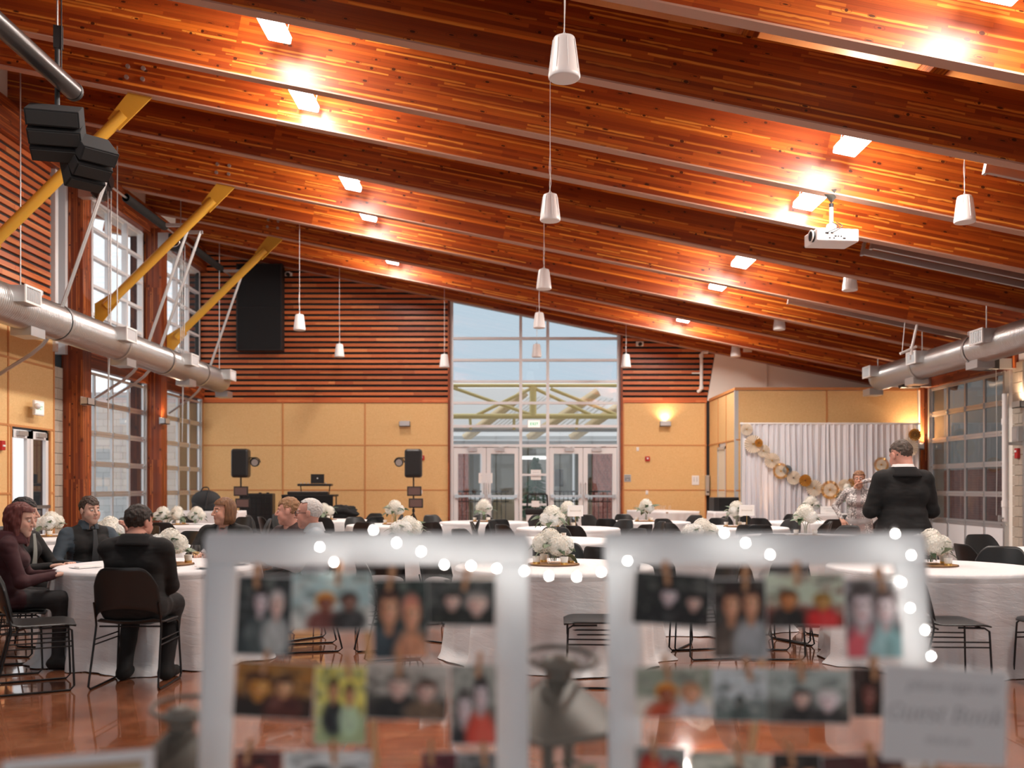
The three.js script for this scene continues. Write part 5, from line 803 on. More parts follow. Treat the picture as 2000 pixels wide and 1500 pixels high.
const HAIR = {
  short: (x, y, z) => { const d = ell(x, y, z, 0, .037, -.012, .083, .1, .107) + .007 * noise(x * 45, y * 45, z * 30) + .004 * noise(x * 140, y * 30, z * 140); const ax = Math.abs(x), a = .078 - .5 * Math.max(0, z - .03) + .35 * Math.max(0, ax - .04) - y + .012 * noise(x * 60, 1, 2), b = Math.max(z - .018 - .35 * Math.max(0, y), -.06 + .3 * z - y, ax > .07 ? Math.hypot(y + .004, z + .004) * -1 + .026 : -1); return Math.max(d, Math.min(a, b)); },
  receding: (x, y, z) => { const d = ell(x, y, z, 0, .034, -.012, .083, .094, .106) + .004 * noise(x * 60, y * 60, z * 60); const a = .094 - y - .2 * Math.max(0, -z) + .015 * noise(x * 30, 1, 2), b = Math.max(z - .002, -.066 - y); return Math.max(d, Math.min(a, b)); },
  bob: (x, y, z) => { let d = ell(x, y, z, 0, .036, -.014, .094, .1, .112); d = smin(d, ell(x, y, z, 0, -.05, -.03, .1, .105, .088), .04) + .004 * noise(x * 70, y * 14, z * 70); const a = Math.max(.066 - .1 * Math.abs(x) - y + .3 * Math.max(0, -x), 0 - 1) , b = Math.max(z - .018 - .12 * Math.max(0, y), -.128 - y); return Math.max(d, Math.min(a, b)); },
  curly: (x, y, z) => { const d = ell(x, y, z, 0, .04, -.012, .093, .1, .112) + .010 * noise(x * 45, y * 45, z * 45); const a = .068 - y + .012 * noise(x * 40, 1, 2), b = Math.max(z - .02, -.075 - y); return Math.max(d, Math.min(a, b)); },
  long: (x, y, z) => { let d = ell(x, y, z, 0, .038, -.016, .092, .1, .114); d = smin(d, ell(x, y, z, .0, -.07, -.045, .085, .13, .07), .05); d = smin(d, cap(Math.abs(x), y, z, [.07, -.02, .0, .078, -.19, .035, .035, .02]), .03) + .006 * noise(x * 60, y * 16, z * 60) + .006 * noise(x * 22, y * 22, z * 22); const a = .068 - y, b = Math.max(z - .042, -.215 - y); return Math.max(d, Math.min(a, b)); },
};
function ik(s, t, l1, l2, pole) { const d = t.clone().sub(s), L = Math.min(d.length(), (l1 + l2) * .995), u = d.normalize(), a = (l1 * l1 - l2 * l2 + L * L) / (2 * L), h = Math.sqrt(Math.max(0, l1 * l1 - a * a)), n = pole.clone().addScaledVector(u, -pole.dot(u)).normalize(); return s.clone().addScaledVector(u, a).addScaledVector(n, h); }
function handGeo(wrist, dir, palmUp, skin, curl, side) {   // five separate bent fingers on a palm
  const z = dir.clone().normalize(), y = palmUp.clone().addScaledVector(z, -palmUp.dot(z)).normalize(), x = y.clone().cross(z), caps = [];
  const W = (a, b, c) => { const p = wrist.clone().addScaledVector(x, a).addScaledVector(y, b).addScaledVector(z, c); return [p.x, p.y, p.z]; };
  const add = (a, b, ra, rb) => caps.push([...a, ...b, ra, rb]);
  for (const k of [-.028, -.010, .010, .026]) add(W(k * .6, 0, .0), W(k, 0, .085), .016, .0125);
  const lens = [[.026, .018], [.03, .021], [.028, .019], [.022, .016]];
  for (let k = 0; k < 4; k++) { const px = (-.030 + k * .0195); let p = [px, 0, .088], ang = curl * .7; for (const [j, l] of [lens[k][0] + .014, lens[k][0], lens[k][1]].entries()) { const q = [px, p[1] - Math.sin(ang) * l, p[2] + Math.cos(ang) * l]; add(W(...p), W(...q), .0095 - j * .0009, .0086 - j * .0009); p = q; ang += curl * .75; } }
  let p = [side * .026, -.004, .022]; for (const [l, a, b] of [[.036, .75, .2], [.03, .55, .5], [.024, .3, .7]]) { const q = [p[0] + side * Math.sin(a) * l, p[1] - Math.sin(b) * l * .5, p[2] + Math.cos(a) * l]; add(W(...p), W(...q), .0115, .0098); p = q; }
  const lo = [9, 9, 9], hi = [-9, -9, -9]; for (const c of caps) for (let i = 0; i < 6; i++) { lo[i % 3] = Math.min(lo[i % 3], c[i] - .03); hi[i % 3] = Math.max(hi[i % 3], c[i] + .03); }
  return netMesh((a, b, c) => { let d = 1; for (const k of caps) d = smin(d, cap(a, b, c, k), .006); return d; }, lo, hi, .0045, (a, b, c) => mix(skin, [skin[0] * .8, skin[1] * .7, skin[2] * .68], .4 + .4 * noise(a * 70, b * 70, c * 70)));
}
const bodyMat = std(1, 1, 1, .82, { vertexColors: true }), hairMat = std(1, 1, 1, .62, { vertexColors: true });
function person(o) {
  const root = thing('person', o.label, 'person', [o.x, 0, -o.d], o.turn), S = o.scale ?? 1, B = o.bulk ?? 1;
  const stand = !!o.stand, lean = o.lean ?? .08, hip = stand ? V(0, .95, 0) : V(0, .565, o.hipz ?? -.07), up = V(0, Math.cos(lean), Math.sin(lean)), f = V(0, -Math.sin(lean), Math.cos(lean));
  const T = (h, fw = 0, x = 0) => hip.clone().addScaledVector(up, h).addScaledVector(f, fw).setX(x), caps = [], C = (a, b, ra, rb, tag) => caps.push([a.x, a.y, a.z, b.x, b.y, b.z, ra * B, rb * B, tag]);
  const sh = stand ? .50 : .425, SW = (o.shoulder ?? .165) * (B > 1 ? 1 + (B - 1) * .6 : 1);
  C(T(.0, 0, -.085), T(.0, 0, .085), .112, .112, 'hip'); C(T(.14, .005, -.075), T(.14, .005, .075), .107, .107, 'torso'); C(T(sh * .68, .01, -.09), T(sh * .68, .01, .09), .112, .112, 'torso'); C(T(sh * .93, -.01, -SW), T(sh * .93, -.01, SW), .068, .068, 'torso'); C(T(sh, -.012, -.06), T(sh, -.012, .06), .062, .062, 'torso'); 
  if (o.bust) { C(T(sh * .66, .085, -.07), T(sh * .66, .085, .07), .06, .06, 'torso'); }
  const neck = T(sh + .07, .0), headAt = T(sh + (o.headUp ?? .175), .035);
  C(T(sh - .02, -.01), neck, .062, .054, 'neck');
  const legs = o.legs ?? 'legs', KF = o.knee ?? .4;
  for (const s of [-1, 1]) {
    const kx = s * (o.knees ?? .12);
    if (stand) { C(V(s * .085, .93, 0), V(s * .1, .5, .01), .092, .064, legs); C(V(s * .1, .5, .01), V(s * .11, .09, -.02), .064, .046, legs); C(V(s * .11, .05, -.05), V(s * .125, .04, .13), .046, .036, 'shoe'); if (o.skirt) { C(V(s * .06, .9, 0), V(s * .13, .1, .0), .11, .13, 'skirt'); } if (o.jacket) C(V(s * .09, .95, -.01), V(s * .11, .78, 0), .115, .11, 'torso'); }
    else { C(V(s * .085, .555, hip.z + .03), V(kx, .535, hip.z + KF), .088, .066, legs); C(V(kx, .535, hip.z + KF), V(kx, .11, hip.z + KF - .02 - (o.tuck ?? 0)), .062, .044, legs); C(V(kx, .05, hip.z + KF - .06 - (o.tuck ?? 0)), V(kx + s * .015, .042, hip.z + KF + .12 - (o.tuck ?? 0)), .045, .034, 'shoe'); if (o.jacket) C(V(s * .12, .56, hip.z - .03), V(s * .13, .55, hip.z + .12), .085, .07, 'torso'); }
    const shp = T(sh * .92, -.005, s * (SW + .03)), hand = V(...(s < 0 ? o.handR : o.handL)), el = ik(shp, hand, .29, .27, V(...(o.pole ? [s * o.pole[0], o.pole[1], o.pole[2]] : [s * .7, -.6, -.5])));
    C(shp, el, .062, .050, 'sleeve'); C(el, hand, .050, .036, 'sleeve'); (root.hands ??= []).push([hand, hand.clone().sub(el), s]);
  }
  const lo = [9, 9, 9], hi = [-9, -9, -9]; for (const c of caps) for (let i = 0; i < 6; i++) { const r = Math.max(c[6], c[7]) + .05; lo[i % 3] = Math.min(lo[i % 3], c[i] - r); hi[i % 3] = Math.max(hi[i % 3], c[i] + r); }
  const field = (x, y, z) => { let d = 1; for (const c of caps) d = smin(d, cap(x, y, z, c), c[8] === 'sleeve' ? .03 : .045); const n = noise(x * 13, y * 13, z * 13); return d + .004 * n + .005 * (1 - Math.abs(noise(x * 9 + 3, y * 22, z * 9))) * (y < 1.6 && y > .5 ? 1 : .3); };
  const pal = o.colors, paint = (x, y, z) => { let best = 9, t = ''; for (const c of caps) { const d = cap(x, y, z, c); if (d < best) { best = d; t = c[8]; } } const q = o.paint?.(t, x, y, z); if (q) return q; return pal[t] ?? (t === 'hip' ? pal[o.jacket ? 'torso' : 'legs'] : t === 'sleeve' ? pal.torso : t === 'neck' ? (y > neck.y - .055 ? o.skin : pal.torso) : pal.legs); };
  const geos = [netMesh(field, lo, hi, o.cell ?? .0125, paint)];
  const HM = new THREE.Matrix4().makeRotationFromEuler(new THREE.Euler(o.pitch ?? 0, o.yaw ?? 0, o.roll ?? 0, 'YXZ')).setPosition(headAt);
  const hs = o.headScale ?? 1; HM.scale(V(hs, hs, hs));
  const head = netMesh(headField(o), [-.1, -.2, -.13], [.1, .13, .14], .0048, headPaint(o)); head.applyMatrix4(HM); geos.push(head);
  for (const [h, dir, s] of root.hands) geos.push(handGeo(h, dir, V(...(o.palm ?? [0, 1, 0])), o.skin, o.curl ?? .6, -s)); delete root.hands;
  mesh('body', geos, bodyMat, root);
  const hc = o.hairColor, hair = netMesh(HAIR[o.hair], [-.13, -.24, -.16], [.13, .16, .13], .0052, (x, y, z) => { const n = .5 + .5 * noise(x * 90, y * 24, z * 90); return mix(hc, o.hairTip ?? hc.map((v) => v * 1.7), n * .6 + (o.streak ? Math.max(0, noise(x * 50, 2, z * 50)) * .6 : 0)); }); hair.applyMatrix4(HM); mesh('hair', hair, hairMat, root);
  if (o.glasses) mesh('glasses', [new THREE.TorusGeometry(.021, .0022, 6, 18).scale(1.15, .85, 1).translate(-.032, 0, .104), new THREE.TorusGeometry(.021, .0022, 6, 18).scale(1.15, .85, 1).translate(.032, 0, .104), rod(V(-.009, .003, .105), V(.009, .003, .105), .002, 5), rod(V(-.055, .004, .1), V(-.08, .006, -.005), .002, 5), rod(V(.055, .004, .1), V(.08, .006, -.005), .002, 5)].map((g) => g.applyMatrix4(HM)), M.black, root);
  const ring = (name, mat, y0, r0, y1, r1, th) => { r0 *= 1 + (B - 1) * .8; r1 *= 1 + (B - 1) * .8; const g = shell((u, v) => { const a = (u - .5) * 5.7, yy = y0 + (y1 - y0) * v; return T(sh + yy, -Math.cos(a) * (r0 + (r1 - r0) * v) * .95 - .004, Math.sin(a) * (r0 + (r1 - r0) * v)); }, 28, 4, th); mesh(name, g, mat, root); };
  if (o.collar) ring('shirt_collar', o.collar, .02, .092, .098, .068, .006);
  if (o.coatCollar) ring('coat_collar', o.coatCollar, -.01, .125, .07, .084, .014);
  if (o.tie) mesh('tie', [shell((u, v) => { const w = (.018 + .022 * v) * (1 - Math.max(0, v - .9) * 6); return T(sh + .02 - v * .34, .112 * B + .012 + .02 * Math.sin(v * 3), (u - .5) * 2 * w * .9); }, 6, 14, .005), ball(.02, 0, 0, 0, 1, 1, .8, 10).translate(T(sh + .03).x, T(sh + .03, .085).y, T(sh + .03, .085).z)], o.tie, root);
  root.scale.setScalar(S); return root;
}
const SKIN = [.60, .34, .245], PALE = [.66, .42, .33], PINK = [.66, .35, .27];
const BLACK = [.005, .005, .0055];
person({ label: 'person in a black jacket seen from behind, hand raised to the ear', x: GUESTS.back[0], d: GUESTS.back[1], turn: Math.PI, lean: .1, yaw: -.45, pitch: .1, skin: PINK, hair: 'short', hairColor: [.018, .012, .009], hairTip: [.035, .024, .018], colors: { torso: BLACK, sleeve: BLACK, legs: [.008, .008, .009], shoe: [.01, .01, .01] }, handL: [.1, 1.0, .09], handR: [-.1, .80, .3], pole: [.3, -.9, -.35], jacket: true, coatCollar: M.blackCloth, bulk: 1.2, shoulder: .15, knees: .15, knee: .36, tuck: .12, headUp: .155, palm: [-1, 0, 0] });
person({ label: 'person with long red hair in a burgundy coat seated in profile', x: GUESTS.red[0], d: GUESTS.red[1], turn: GUESTS.red[2], lean: .14, yaw: -.4, pitch: .12, skin: PALE, hair: 'long', hairColor: [.075, .012, .010], hairTip: [.17, .035, .025], colors: { torso: [.035, .006, .010], sleeve: [.04, .007, .011], legs: [.02, .02, .022], shoe: [.01, .01, .01] }, handL: [.1, .72, .28], handR: [-.1, .72, .28], jacket: true, coatCollar: std(.05, .008, .012, .9), bust: true, headUp: .165 });
person({ label: 'dark-haired person in a black suit behind the red-haired woman', x: GUESTS.dark[0], d: GUESTS.dark[1], turn: GUESTS.dark[2], lean: .05, yaw: .2, skin: PALE, hair: 'short', hairColor: [.010, .009, .009], colors: { torso: BLACK, sleeve: BLACK, legs: BLACK, shoe: BLACK }, handL: [.12, .74, .3], handR: [-.12, .74, .3], jacket: true, collar: M.paper, tie: std(.25, .27, .25, .7), headUp: .19 });
person({ label: 'person in a black vest over a blue-grey shirt and tie, looking aside', x: GUESTS.vest[0], d: GUESTS.vest[1], turn: GUESTS.vest[2], lean: .02, yaw: .12, skin: PALE, hair: 'short', hairColor: [.035, .020, .013], hairTip: [.07, .04, .025], stubble: true, colors: { torso: [.006, .006, .0065], sleeve: [.045, .065, .085], legs: BLACK, shoe: BLACK }, handL: [.16, .77, .36], handR: [-.2, .70, .25], collar: std(.05, .07, .09, .85), tie: std(.03, .035, .04, .6), bulk: 1.08, headUp: .19, paint: (t, x, y, z) => (t === 'torso' && Math.abs(x) > .165 ? [.045, .065, .085] : null) });
person({ label: 'smiling person with a brown bob in a black cardigan, head turned', x: GUESTS.bob[0], d: GUESTS.bob[1], turn: GUESTS.bob[2], lean: .05, yaw: -.72, skin: SKIN, hair: 'bob', hairColor: [.085, .035, .016], hairTip: [.32, .15, .06], streak: true, colors: { torso: [.012, .012, .012], sleeve: [.012, .012, .012], legs: BLACK, shoe: BLACK }, handL: [.12, .775, .34], handR: [-.12, .775, .34], bust: true, bulk: 1.08, headUp: .175, paint: (t, x, y, z) => (t === 'torso' && Math.abs(x) < .055 && z > 0 ? (noise(x * 80, y * 80, z * 80) > .1 ? [.35, .12, .12] : [.20, .19, .19]) : null) });
person({ label: 'sandy-haired person in profile beside the white-haired man', x: GUESTS.sandy[0], d: GUESTS.sandy[1], turn: GUESTS.sandy[2], lean: .03, yaw: -.75, skin: [.68, .36, .28], hair: 'short', hairColor: [.24, .12, .055], hairTip: [.42, .24, .12], colors: { torso: [.05, .03, .03], sleeve: [.05, .03, .03], legs: BLACK, shoe: BLACK }, handL: [.14, .775, .34], handR: [-.14, .775, .34], wide: 1.08, bulk: 1.12, headUp: .18 });
person({ label: 'white-haired person with glasses in profile at the guests table', x: GUESTS.white[0], d: GUESTS.white[1], turn: GUESTS.white[2], lean: .05, yaw: -.2, skin: [.60, .33, .26], hair: 'receding', hairColor: [.52, .51, .49], hairTip: [.78, .77, .75], colors: { torso: [.42, .50, .56], sleeve: [.42, .50, .56], legs: [.03, .03, .04], shoe: BLACK }, handL: [.14, .775, .34], handR: [-.14, .775, .34], wide: 1.05, bulk: 1.08, headUp: .18, glasses: true, collar: std(.5, .56, .6, .9), headScale: 1.04 });
person({ label: 'large standing person in a black suit seen from behind', x: 3.6, d: 8.95, scale: 1.035, turn: Math.PI + .05, stand: true, lean: .02, yaw: .3, pitch: .28, skin: PINK, hair: 'short', hairColor: [.05, .034, .024], hairTip: [.13, .10, .08], colors: { torso: BLACK, sleeve: BLACK, legs: BLACK, shoe: BLACK }, handL: [.12, 1.14, .26], handR: [-.12, 1.14, .26], jacket: true, collar: M.paper, coatCollar: M.blackCloth, bulk: 1.34, shoulder: .14, headUp: .175, neck: 1.2, pole: [.5, -.8, -.25], wide: 1.1, headScale: 1.06, palm: [0, 0, -1] });
person({ label: 'standing person in a silver sequin jacket and mauve skirt, hand at mouth', x: 5.1, d: 14.3, turn: -.35, stand: true, skirt: true, scale: .925, skin: SKIN, hair: 'curly', hairColor: [.15, .06, .025], hairTip: [.36, .19, .09], glasses: true, colors: { torso: [.3, .28, .28], sleeve: [.3, .28, .28], legs: [.33, .25, .24], skirt: [.36, .28, .27], shoe: [.1, .08, .08] }, handL: [.05, 1.58, .16], handR: [-.26, 1.0, .1], jacket: true, bust: true, headUp: .185, curl: .8, paint: (t, x, y, z) => { if (t === 'torso' || t === 'sleeve') { if (t === 'torso' && Math.abs(x) < .03 && z > .05) return [.4, .33, .33]; const n = noise(x * 160, y * 160, z * 160); return n > .15 ? [.75, .72, .70] : n < -.2 ? [.12, .11, .11] : [.32, .29, .29]; } return null; } });
// ---------------------------------------------------------------- display table in front of the camera
const DT = .62;
{ const t = thing('display_table', 'white clothed display table under the photo frames', 'table', [.25, 0, -1.9]); mesh('tablecloth', [rb(2.9, .02, .62, .008, 0, DT - .011, 0), b6(-1.45, 1.45, .02, DT - .012, .3, .308), b6(-1.45, 1.45, .02, DT - .012, -.308, -.3)], M.cloth, t); for (const [a, b] of [[-1.3, -.25], [1.3, -.25], [-1.3, .25], [1.3, .25]]) mesh('leg', rod(V(a, 0, b), V(a, DT - .02, b), .018, 6), M.greyTrim, t); }
const FD = 1.9, LEAN = -.095;
function ribbed(len, w) { const n = Math.round(len / .008) * 4; return shell((u, v) => V((u - .5) * len, (v - .5) * w, .0022 * Math.cos(u * n * Math.PI / 2) * (v > .08 && v < .92 ? 1 : .2) + .005 * Math.sin(v * Math.PI)), n, 8, .022); }
const photos = [];
function bigFrame(label, x0, x1, prints, group) {
  const top = 1.312, h = top - DT - .012, w = x1 - x0, cx = (x0 + x1) / 2, o = thing('photo_display', label, 'picture frame', [cx, DT + .006, -FD + .04]); o.rotation.x = LEAN;
  const r = .06, hh = h / Math.cos(LEAN);
  for (const [g, x, y, a] of [[ribbed(w, r), 0, hh - r / 2, 0], [ribbed(w, r), 0, r / 2, 0], [ribbed(hh - 2 * r, r), -w / 2 + r / 2, hh / 2, Math.PI / 2], [ribbed(hh - 2 * r, r), w / 2 - r / 2, hh / 2, Math.PI / 2]]) { g.rotateZ(a).translate(x, y, 0); mesh('rail', g, M.frameWhite, o); }
  for (const y of [hh - .088, hh - .262, hh - .432]) mesh('twine', soft([V(-w / 2 + r, y + .002, .004), V(0, y - .006, .004), V(w / 2 - r, y + .002, .004)], .0012, 24, 5), M.twine, o);
  const back = thing('frame_strut', `prop behind the ${group}`, 'prop', [cx, DT + .004, -FD - .02]); mesh('strut', rod(V(0, 0, -.2), V(0, h * .8, .02), .008, 6), M.wood, back);
  return o;
}
bigFrame('white ribbed photo frame on the side of the seated guests', -.602, .030, null, 'photo frame by the guests');
bigFrame('white ribbed photo frame with fairy lights beside the guest book sign', .188, .812, null, 'photo frame by the guest book sign');
const lift = (hex, k = 1.25, add = 10) => { const n = parseInt(hex.slice(1), 16); return [n >> 16, (n >> 8) & 255, n & 255].map((v) => Math.min(255, v * k + add)); };
function photoTex(bg, floor, figs) {                        // flat print: out-of-focus scenery, then people with modelled heads, hair and clothes
  return tex(canvas(192, 192, (g, w, h) => {
    const A = lift(bg), F = lift(floor), blob = (x, y, rx, ry, c, al = 1) => { for (let k = 4; k >= 1; k--) { g.fillStyle = css(c, al * (k === 1 ? .75 : .3)); g.beginPath(); g.ellipse(x, y, rx * (.7 + k * .1), ry * (.7 + k * .1), 0, 0, 7); g.fill(); } };
    g.fillStyle = css(A); g.fillRect(0, 0, w, h); for (let y = .5; y < 1; y += .02) { g.fillStyle = css(mix(A, F, Math.min(1, (y - .5) * 6))); g.fillRect(0, y * h, w, h * .03); }
    for (let i = 0; i < 60; i++) blob(rnd() * w, rnd() * h * .8, rr(4, 26), rr(3, 16), mix(rnd() < .5 ? A : F, rnd() < .5 ? [245, 245, 235] : [14, 18, 14], rr(.15, .6)), .35);
    for (const [x, y, r, skin, hair, body] of figs) {
      const S = lift(skin, 1.16, 8), Hc = lift(hair, 1.1, 4), Bc = lift(body, 1.2, 8), X = x * w, Y = y * h, R = r * w * .92;
      blob(X, Y + R * 3.1, R * 1.9, R * 2.0, Bc); for (let k = 0; k < 7; k++) blob(X + rr(-1.4, 1.4) * R, Y + rr(2, 4) * R, R * rr(.2, .5), R * rr(.4, 1), mix(Bc, rnd() < .5 ? [255, 255, 255] : [0, 0, 0], .22), .5);
      blob(X, Y + R * 1.25, R * .42, R * .5, mix(S, [80, 30, 16], .25)); blob(X, Y - R * .12, R * 1.02, R * 1.25, Hc); blob(X + R * .06, Y + R * .14, R * .78, R * 1.06, S);
      blob(X - R * .4, Y + R * .3, R * .3, R * .6, mix(S, [90, 34, 20], .3), .7); blob(X + R * .3, Y + R * .1, R * .3, R * .4, mix(S, [255, 236, 220], .4), .7); blob(X, Y - R * .75, R * .8, R * .35, Hc, .8);
      for (const s of [-1, 1]) blob(X + s * R * .32 + R * .05, Y, R * .15, R * .09, [46, 24, 18], .8); blob(X + R * .06, Y + R * .62, R * .28, R * .1, [214, 120, 108], .8); blob(X + R * .06, Y + R * .6, R * .2, R * .04, [244, 232, 226], .9);
    }
  }));
}
const O = '#e89a74', PK = '#dcb4a8', LT = '#d8c8cc', TN = '#c88a58';
const PRINTS = [ // x0, y0, x1, y1 as measured on the photograph, tilt, label, picture
  [466, 1124, 575, 1280, .03, 'portrait print of a pale couple in dark clothes, first on the upper line', ['#1c2020', '#20282a', [[.42, .3, .16, LT, '#1c1614', '#3c4646'], [.72, .34, .15, PK, '#cfc4c0', '#a9aba9']]]],
  [571, 1118, 727, 1231, .0, 'beach print of a sunflower hat couple', ['#8fa6a6', '#b8b8b2', [[.42, .5, .14, '#6a3020', '#d88a30', '#5a2018'], [.72, .48, .13, '#7a5040', '#2c2420', '#1a1818']]]],
  [729, 1130, 835, 1286, -.02, 'close-up print of an orange-lit couple against dark leaves', ['#1e2824', '#202a2c', [[.28, .34, .24, O, '#2a1510', '#1c2a32'], [.7, .42, .2, O, '#c8806a', '#d88a64']]]],
  [832, 1130, 968, 1222, .01, 'dark print of two pale faces at the end of the upper line', ['#232524', '#141614', [[.38, .45, .16, PK, '#181410', '#14160f'], [.74, .5, .2, PK, '#888480', '#1a1c18']]]],
  [462, 1292, 618, 1402, .05, 'warm yellow print of a couple in dark coats on the second line', ['#8a5a20', '#241006', [[.3, .42, .2, '#c88830', '#3a1c08', '#150a04'], [.62, .42, .15, '#d8a070', '#2a0e06', '#4a1a10']]]],
  [616, 1299, 716, 1452, .0, 'yellow portrait print of a couple standing', ['#d8b858', '#8a9a70', [[.36, .3, .13, TN, '#3a2c12', '#15181c'], [.68, .36, .12, TN, '#40301a', '#a8c0a0']]]],
  [716, 1296, 878, 1405, .04, 'grey print of a man with glasses and a laughing woman', ['#9a948c', '#302a26', [[.4, .38, .18, PK, '#6a645c', '#161414'], [.74, .45, .16, PK, '#3a2218', '#6a5440']]]],
  [880, 1297, 970, 1452, .0, 'portrait print of a couple with a red top at the frame edge', ['#8a8c84', '#6a6460', [[.3, .52, .2, LT, '#4a4440', '#18181c'], [.66, .36, .2, LT, '#2a2624', '#c8402c']]]],
  [460, 1466, 552, 1560, .0, 'dark red print at the start of the third line', ['#4a1a18', '#2a0c0c', [[.5, .4, .2, '#a8503c', '#200a08', '#501410']]]],
  [554, 1466, 726, 1566, .0, 'snowy print with a dark car window on the third line', ['#b8bcbc', '#8a8c8a', [[.4, .5, .2, '#8a7a70', '#2c2a28', '#202428'], [.75, .45, .12, PK, '#3a3430', '#6a6a68']]]],
  [824, 1468, 893, 1560, .0, 'plain dark red print on the third line', ['#48101a', '#380a12', [[.5, .6, .15, '#7a3030', '#240608', '#300a0c']]]],
  [893, 1470, 970, 1570, .0, 'print with black and white pattern at the frame edge', ['#6a6a6a', '#20201e', [[.5, .5, .2, LT, '#1a1a1a', '#2c2c2c']]]],
  [1240, 1118, 1392, 1222, .07, 'black night print of two pale faces', ['#141614', '#0c0e0c', [[.45, .42, .15, LT, '#101010', '#0c0c0c'], [.78, .52, .13, PK, '#140e0c', '#120e0c']]]],
  [1389, 1130, 1498, 1286, .0, 'portrait print of a couple, one in a grey sweater', ['#1a1512', '#2c241e', [[.34, .3, .2, O, '#241009', '#54463c'], [.7, .28, .2, O, '#2c1a12', '#9a9ea2']]]],
  [1494, 1120, 1648, 1226, .0, 'print of a couple outdoors in red and gold light', ['#a8b4a0', '#6a2c20', [[.28, .46, .15, '#c87838', '#4a2a14', '#14120f'], [.72, .5, .13, '#b8843c', '#8a6420', '#c81c1c']]]],
  [1648, 1130, 1757, 1284, -.01, 'portrait close-up print of two pale laughing faces', ['#8a8688', '#2a2426', [[.3, .32, .26, LT, '#3a3230', '#c8505a'], [.72, .34, .22, LT, '#3a2c28', '#7aa4a6']]]],
  [1240, 1302, 1391, 1400, .0, 'print of a sunflower and a couple on the second line', ['#7c8474', '#c8bcb0', [[.4, .5, .16, '#8a4020', '#e08a20', '#a83818'], [.72, .5, .16, O, '#b07a54', '#b8bcc0']]]],
  [1391, 1304, 1496, 1408, .0, 'cloudy landscape print on the second line', ['#aab2b4', '#5a6460', [[.5, .62, .1, '#4a5450', '#2a3230', '#3a4442']]]],
  [1496, 1306, 1660, 1412, .02, 'print of two people in sunglasses under trees', ['#8a9490', '#4a4c48', [[.42, .52, .14, PK, '#2c2420', '#201c1c'], [.74, .55, .16, LT, '#c8c4c0', '#242222']]]],
  [1661, 1302, 1722, 1400, .0, 'narrow dark print beside the guest book sign', ['#241412', '#140c0a', [[.55, .5, .3, '#6a3a34', '#1c0e0c', '#160c0c']]]],
  [1240, 1458, 1342, 1560, .02, 'red bouquet print at the start of the bottom line', ['#7a7c78', '#a8a4a0', [[.3, .4, .24, '#c8401c', '#a01c10', '#c82c1c'], [.7, .45, .18, '#d8603c', '#8a1c14', '#a8a0a0']]]],
  [1346, 1470, 1506, 1570, .04, 'green meadow print on the bottom line', ['#b4b6a8', '#4a5440', [[.6, .4, .12, '#8a6a50', '#3a2c20', '#3a3c38']]]],
  [1507, 1470, 1606, 1570, .0, 'print of two smiling faces on the bottom line', ['#1e1814', '#181210', [[.3, .4, .2, O, '#20120c', '#201818'], [.72, .4, .2, O, '#140c08', '#181414']]]],
  [1602, 1472, 1765, 1572, -.05, 'dark maroon print at the end of the bottom line', ['#3a1414', '#241010', [[.45, .6, .16, O, '#1a0c0a', '#201010'], [.75, .62, .15, O, '#241410', '#201010']]]],
];
const shift = (py) => .0 + (py - 1050) / 1000 * -LEAN;     // the frames lean back: lower things stand nearer
for (const [i, [x0, y0, x1, y1, roll, label, [bg, fl, figs]]] of PRINTS.entries()) {
  const d = FD - .045 - shift(y0) - .002 * (i % 3), a = at(x0, y0, d), b = at(x1, y1, d), w = b.x - a.x, h = a.y - b.y;
  const o = thing('photo_print', label, 'photo', [(a.x + b.x) / 2, a.y, -d], 0, 'photo prints clipped to the frames'); o.rotation.set(LEAN, 0, -roll);
  const m = mesh('print_paper', rb(w, h, .0012, .0004, 0, -h / 2, 0), M.paper, o); face('image_surface', w * .985, h * .97, photoTex(bg, fl, figs), o, 0, -h / 2, .0009);
  const pin = thing('clothespin', `small wooden clothespin holding the ${label.split(/ (?:of|at|in|with|beside|against|on) /)[0]} number`.replace(' number', '') + `, ${ORD[i] ?? 'last'} along the lines`, 'clothespin', [(a.x + b.x) / 2 + (i % 2 ? .012 : -.016), a.y + .012, -d + .008], 0, 'clothespins on the photo lines'); pin.rotation.set(LEAN, 0, rr(-.2, .2));
  mesh('jaw', rb(.009, .046, .004, .0012, 0, -.012, .004), M.pin, pin); mesh('jaw', rb(.009, .046, .004, .0012, 0, -.012, -.014), M.pin, pin); mesh('spring', new THREE.TorusGeometry(.004, .001, 5, 10).rotateY(Math.PI / 2).translate(0, -.008, -.005), M.chrome, pin);
}
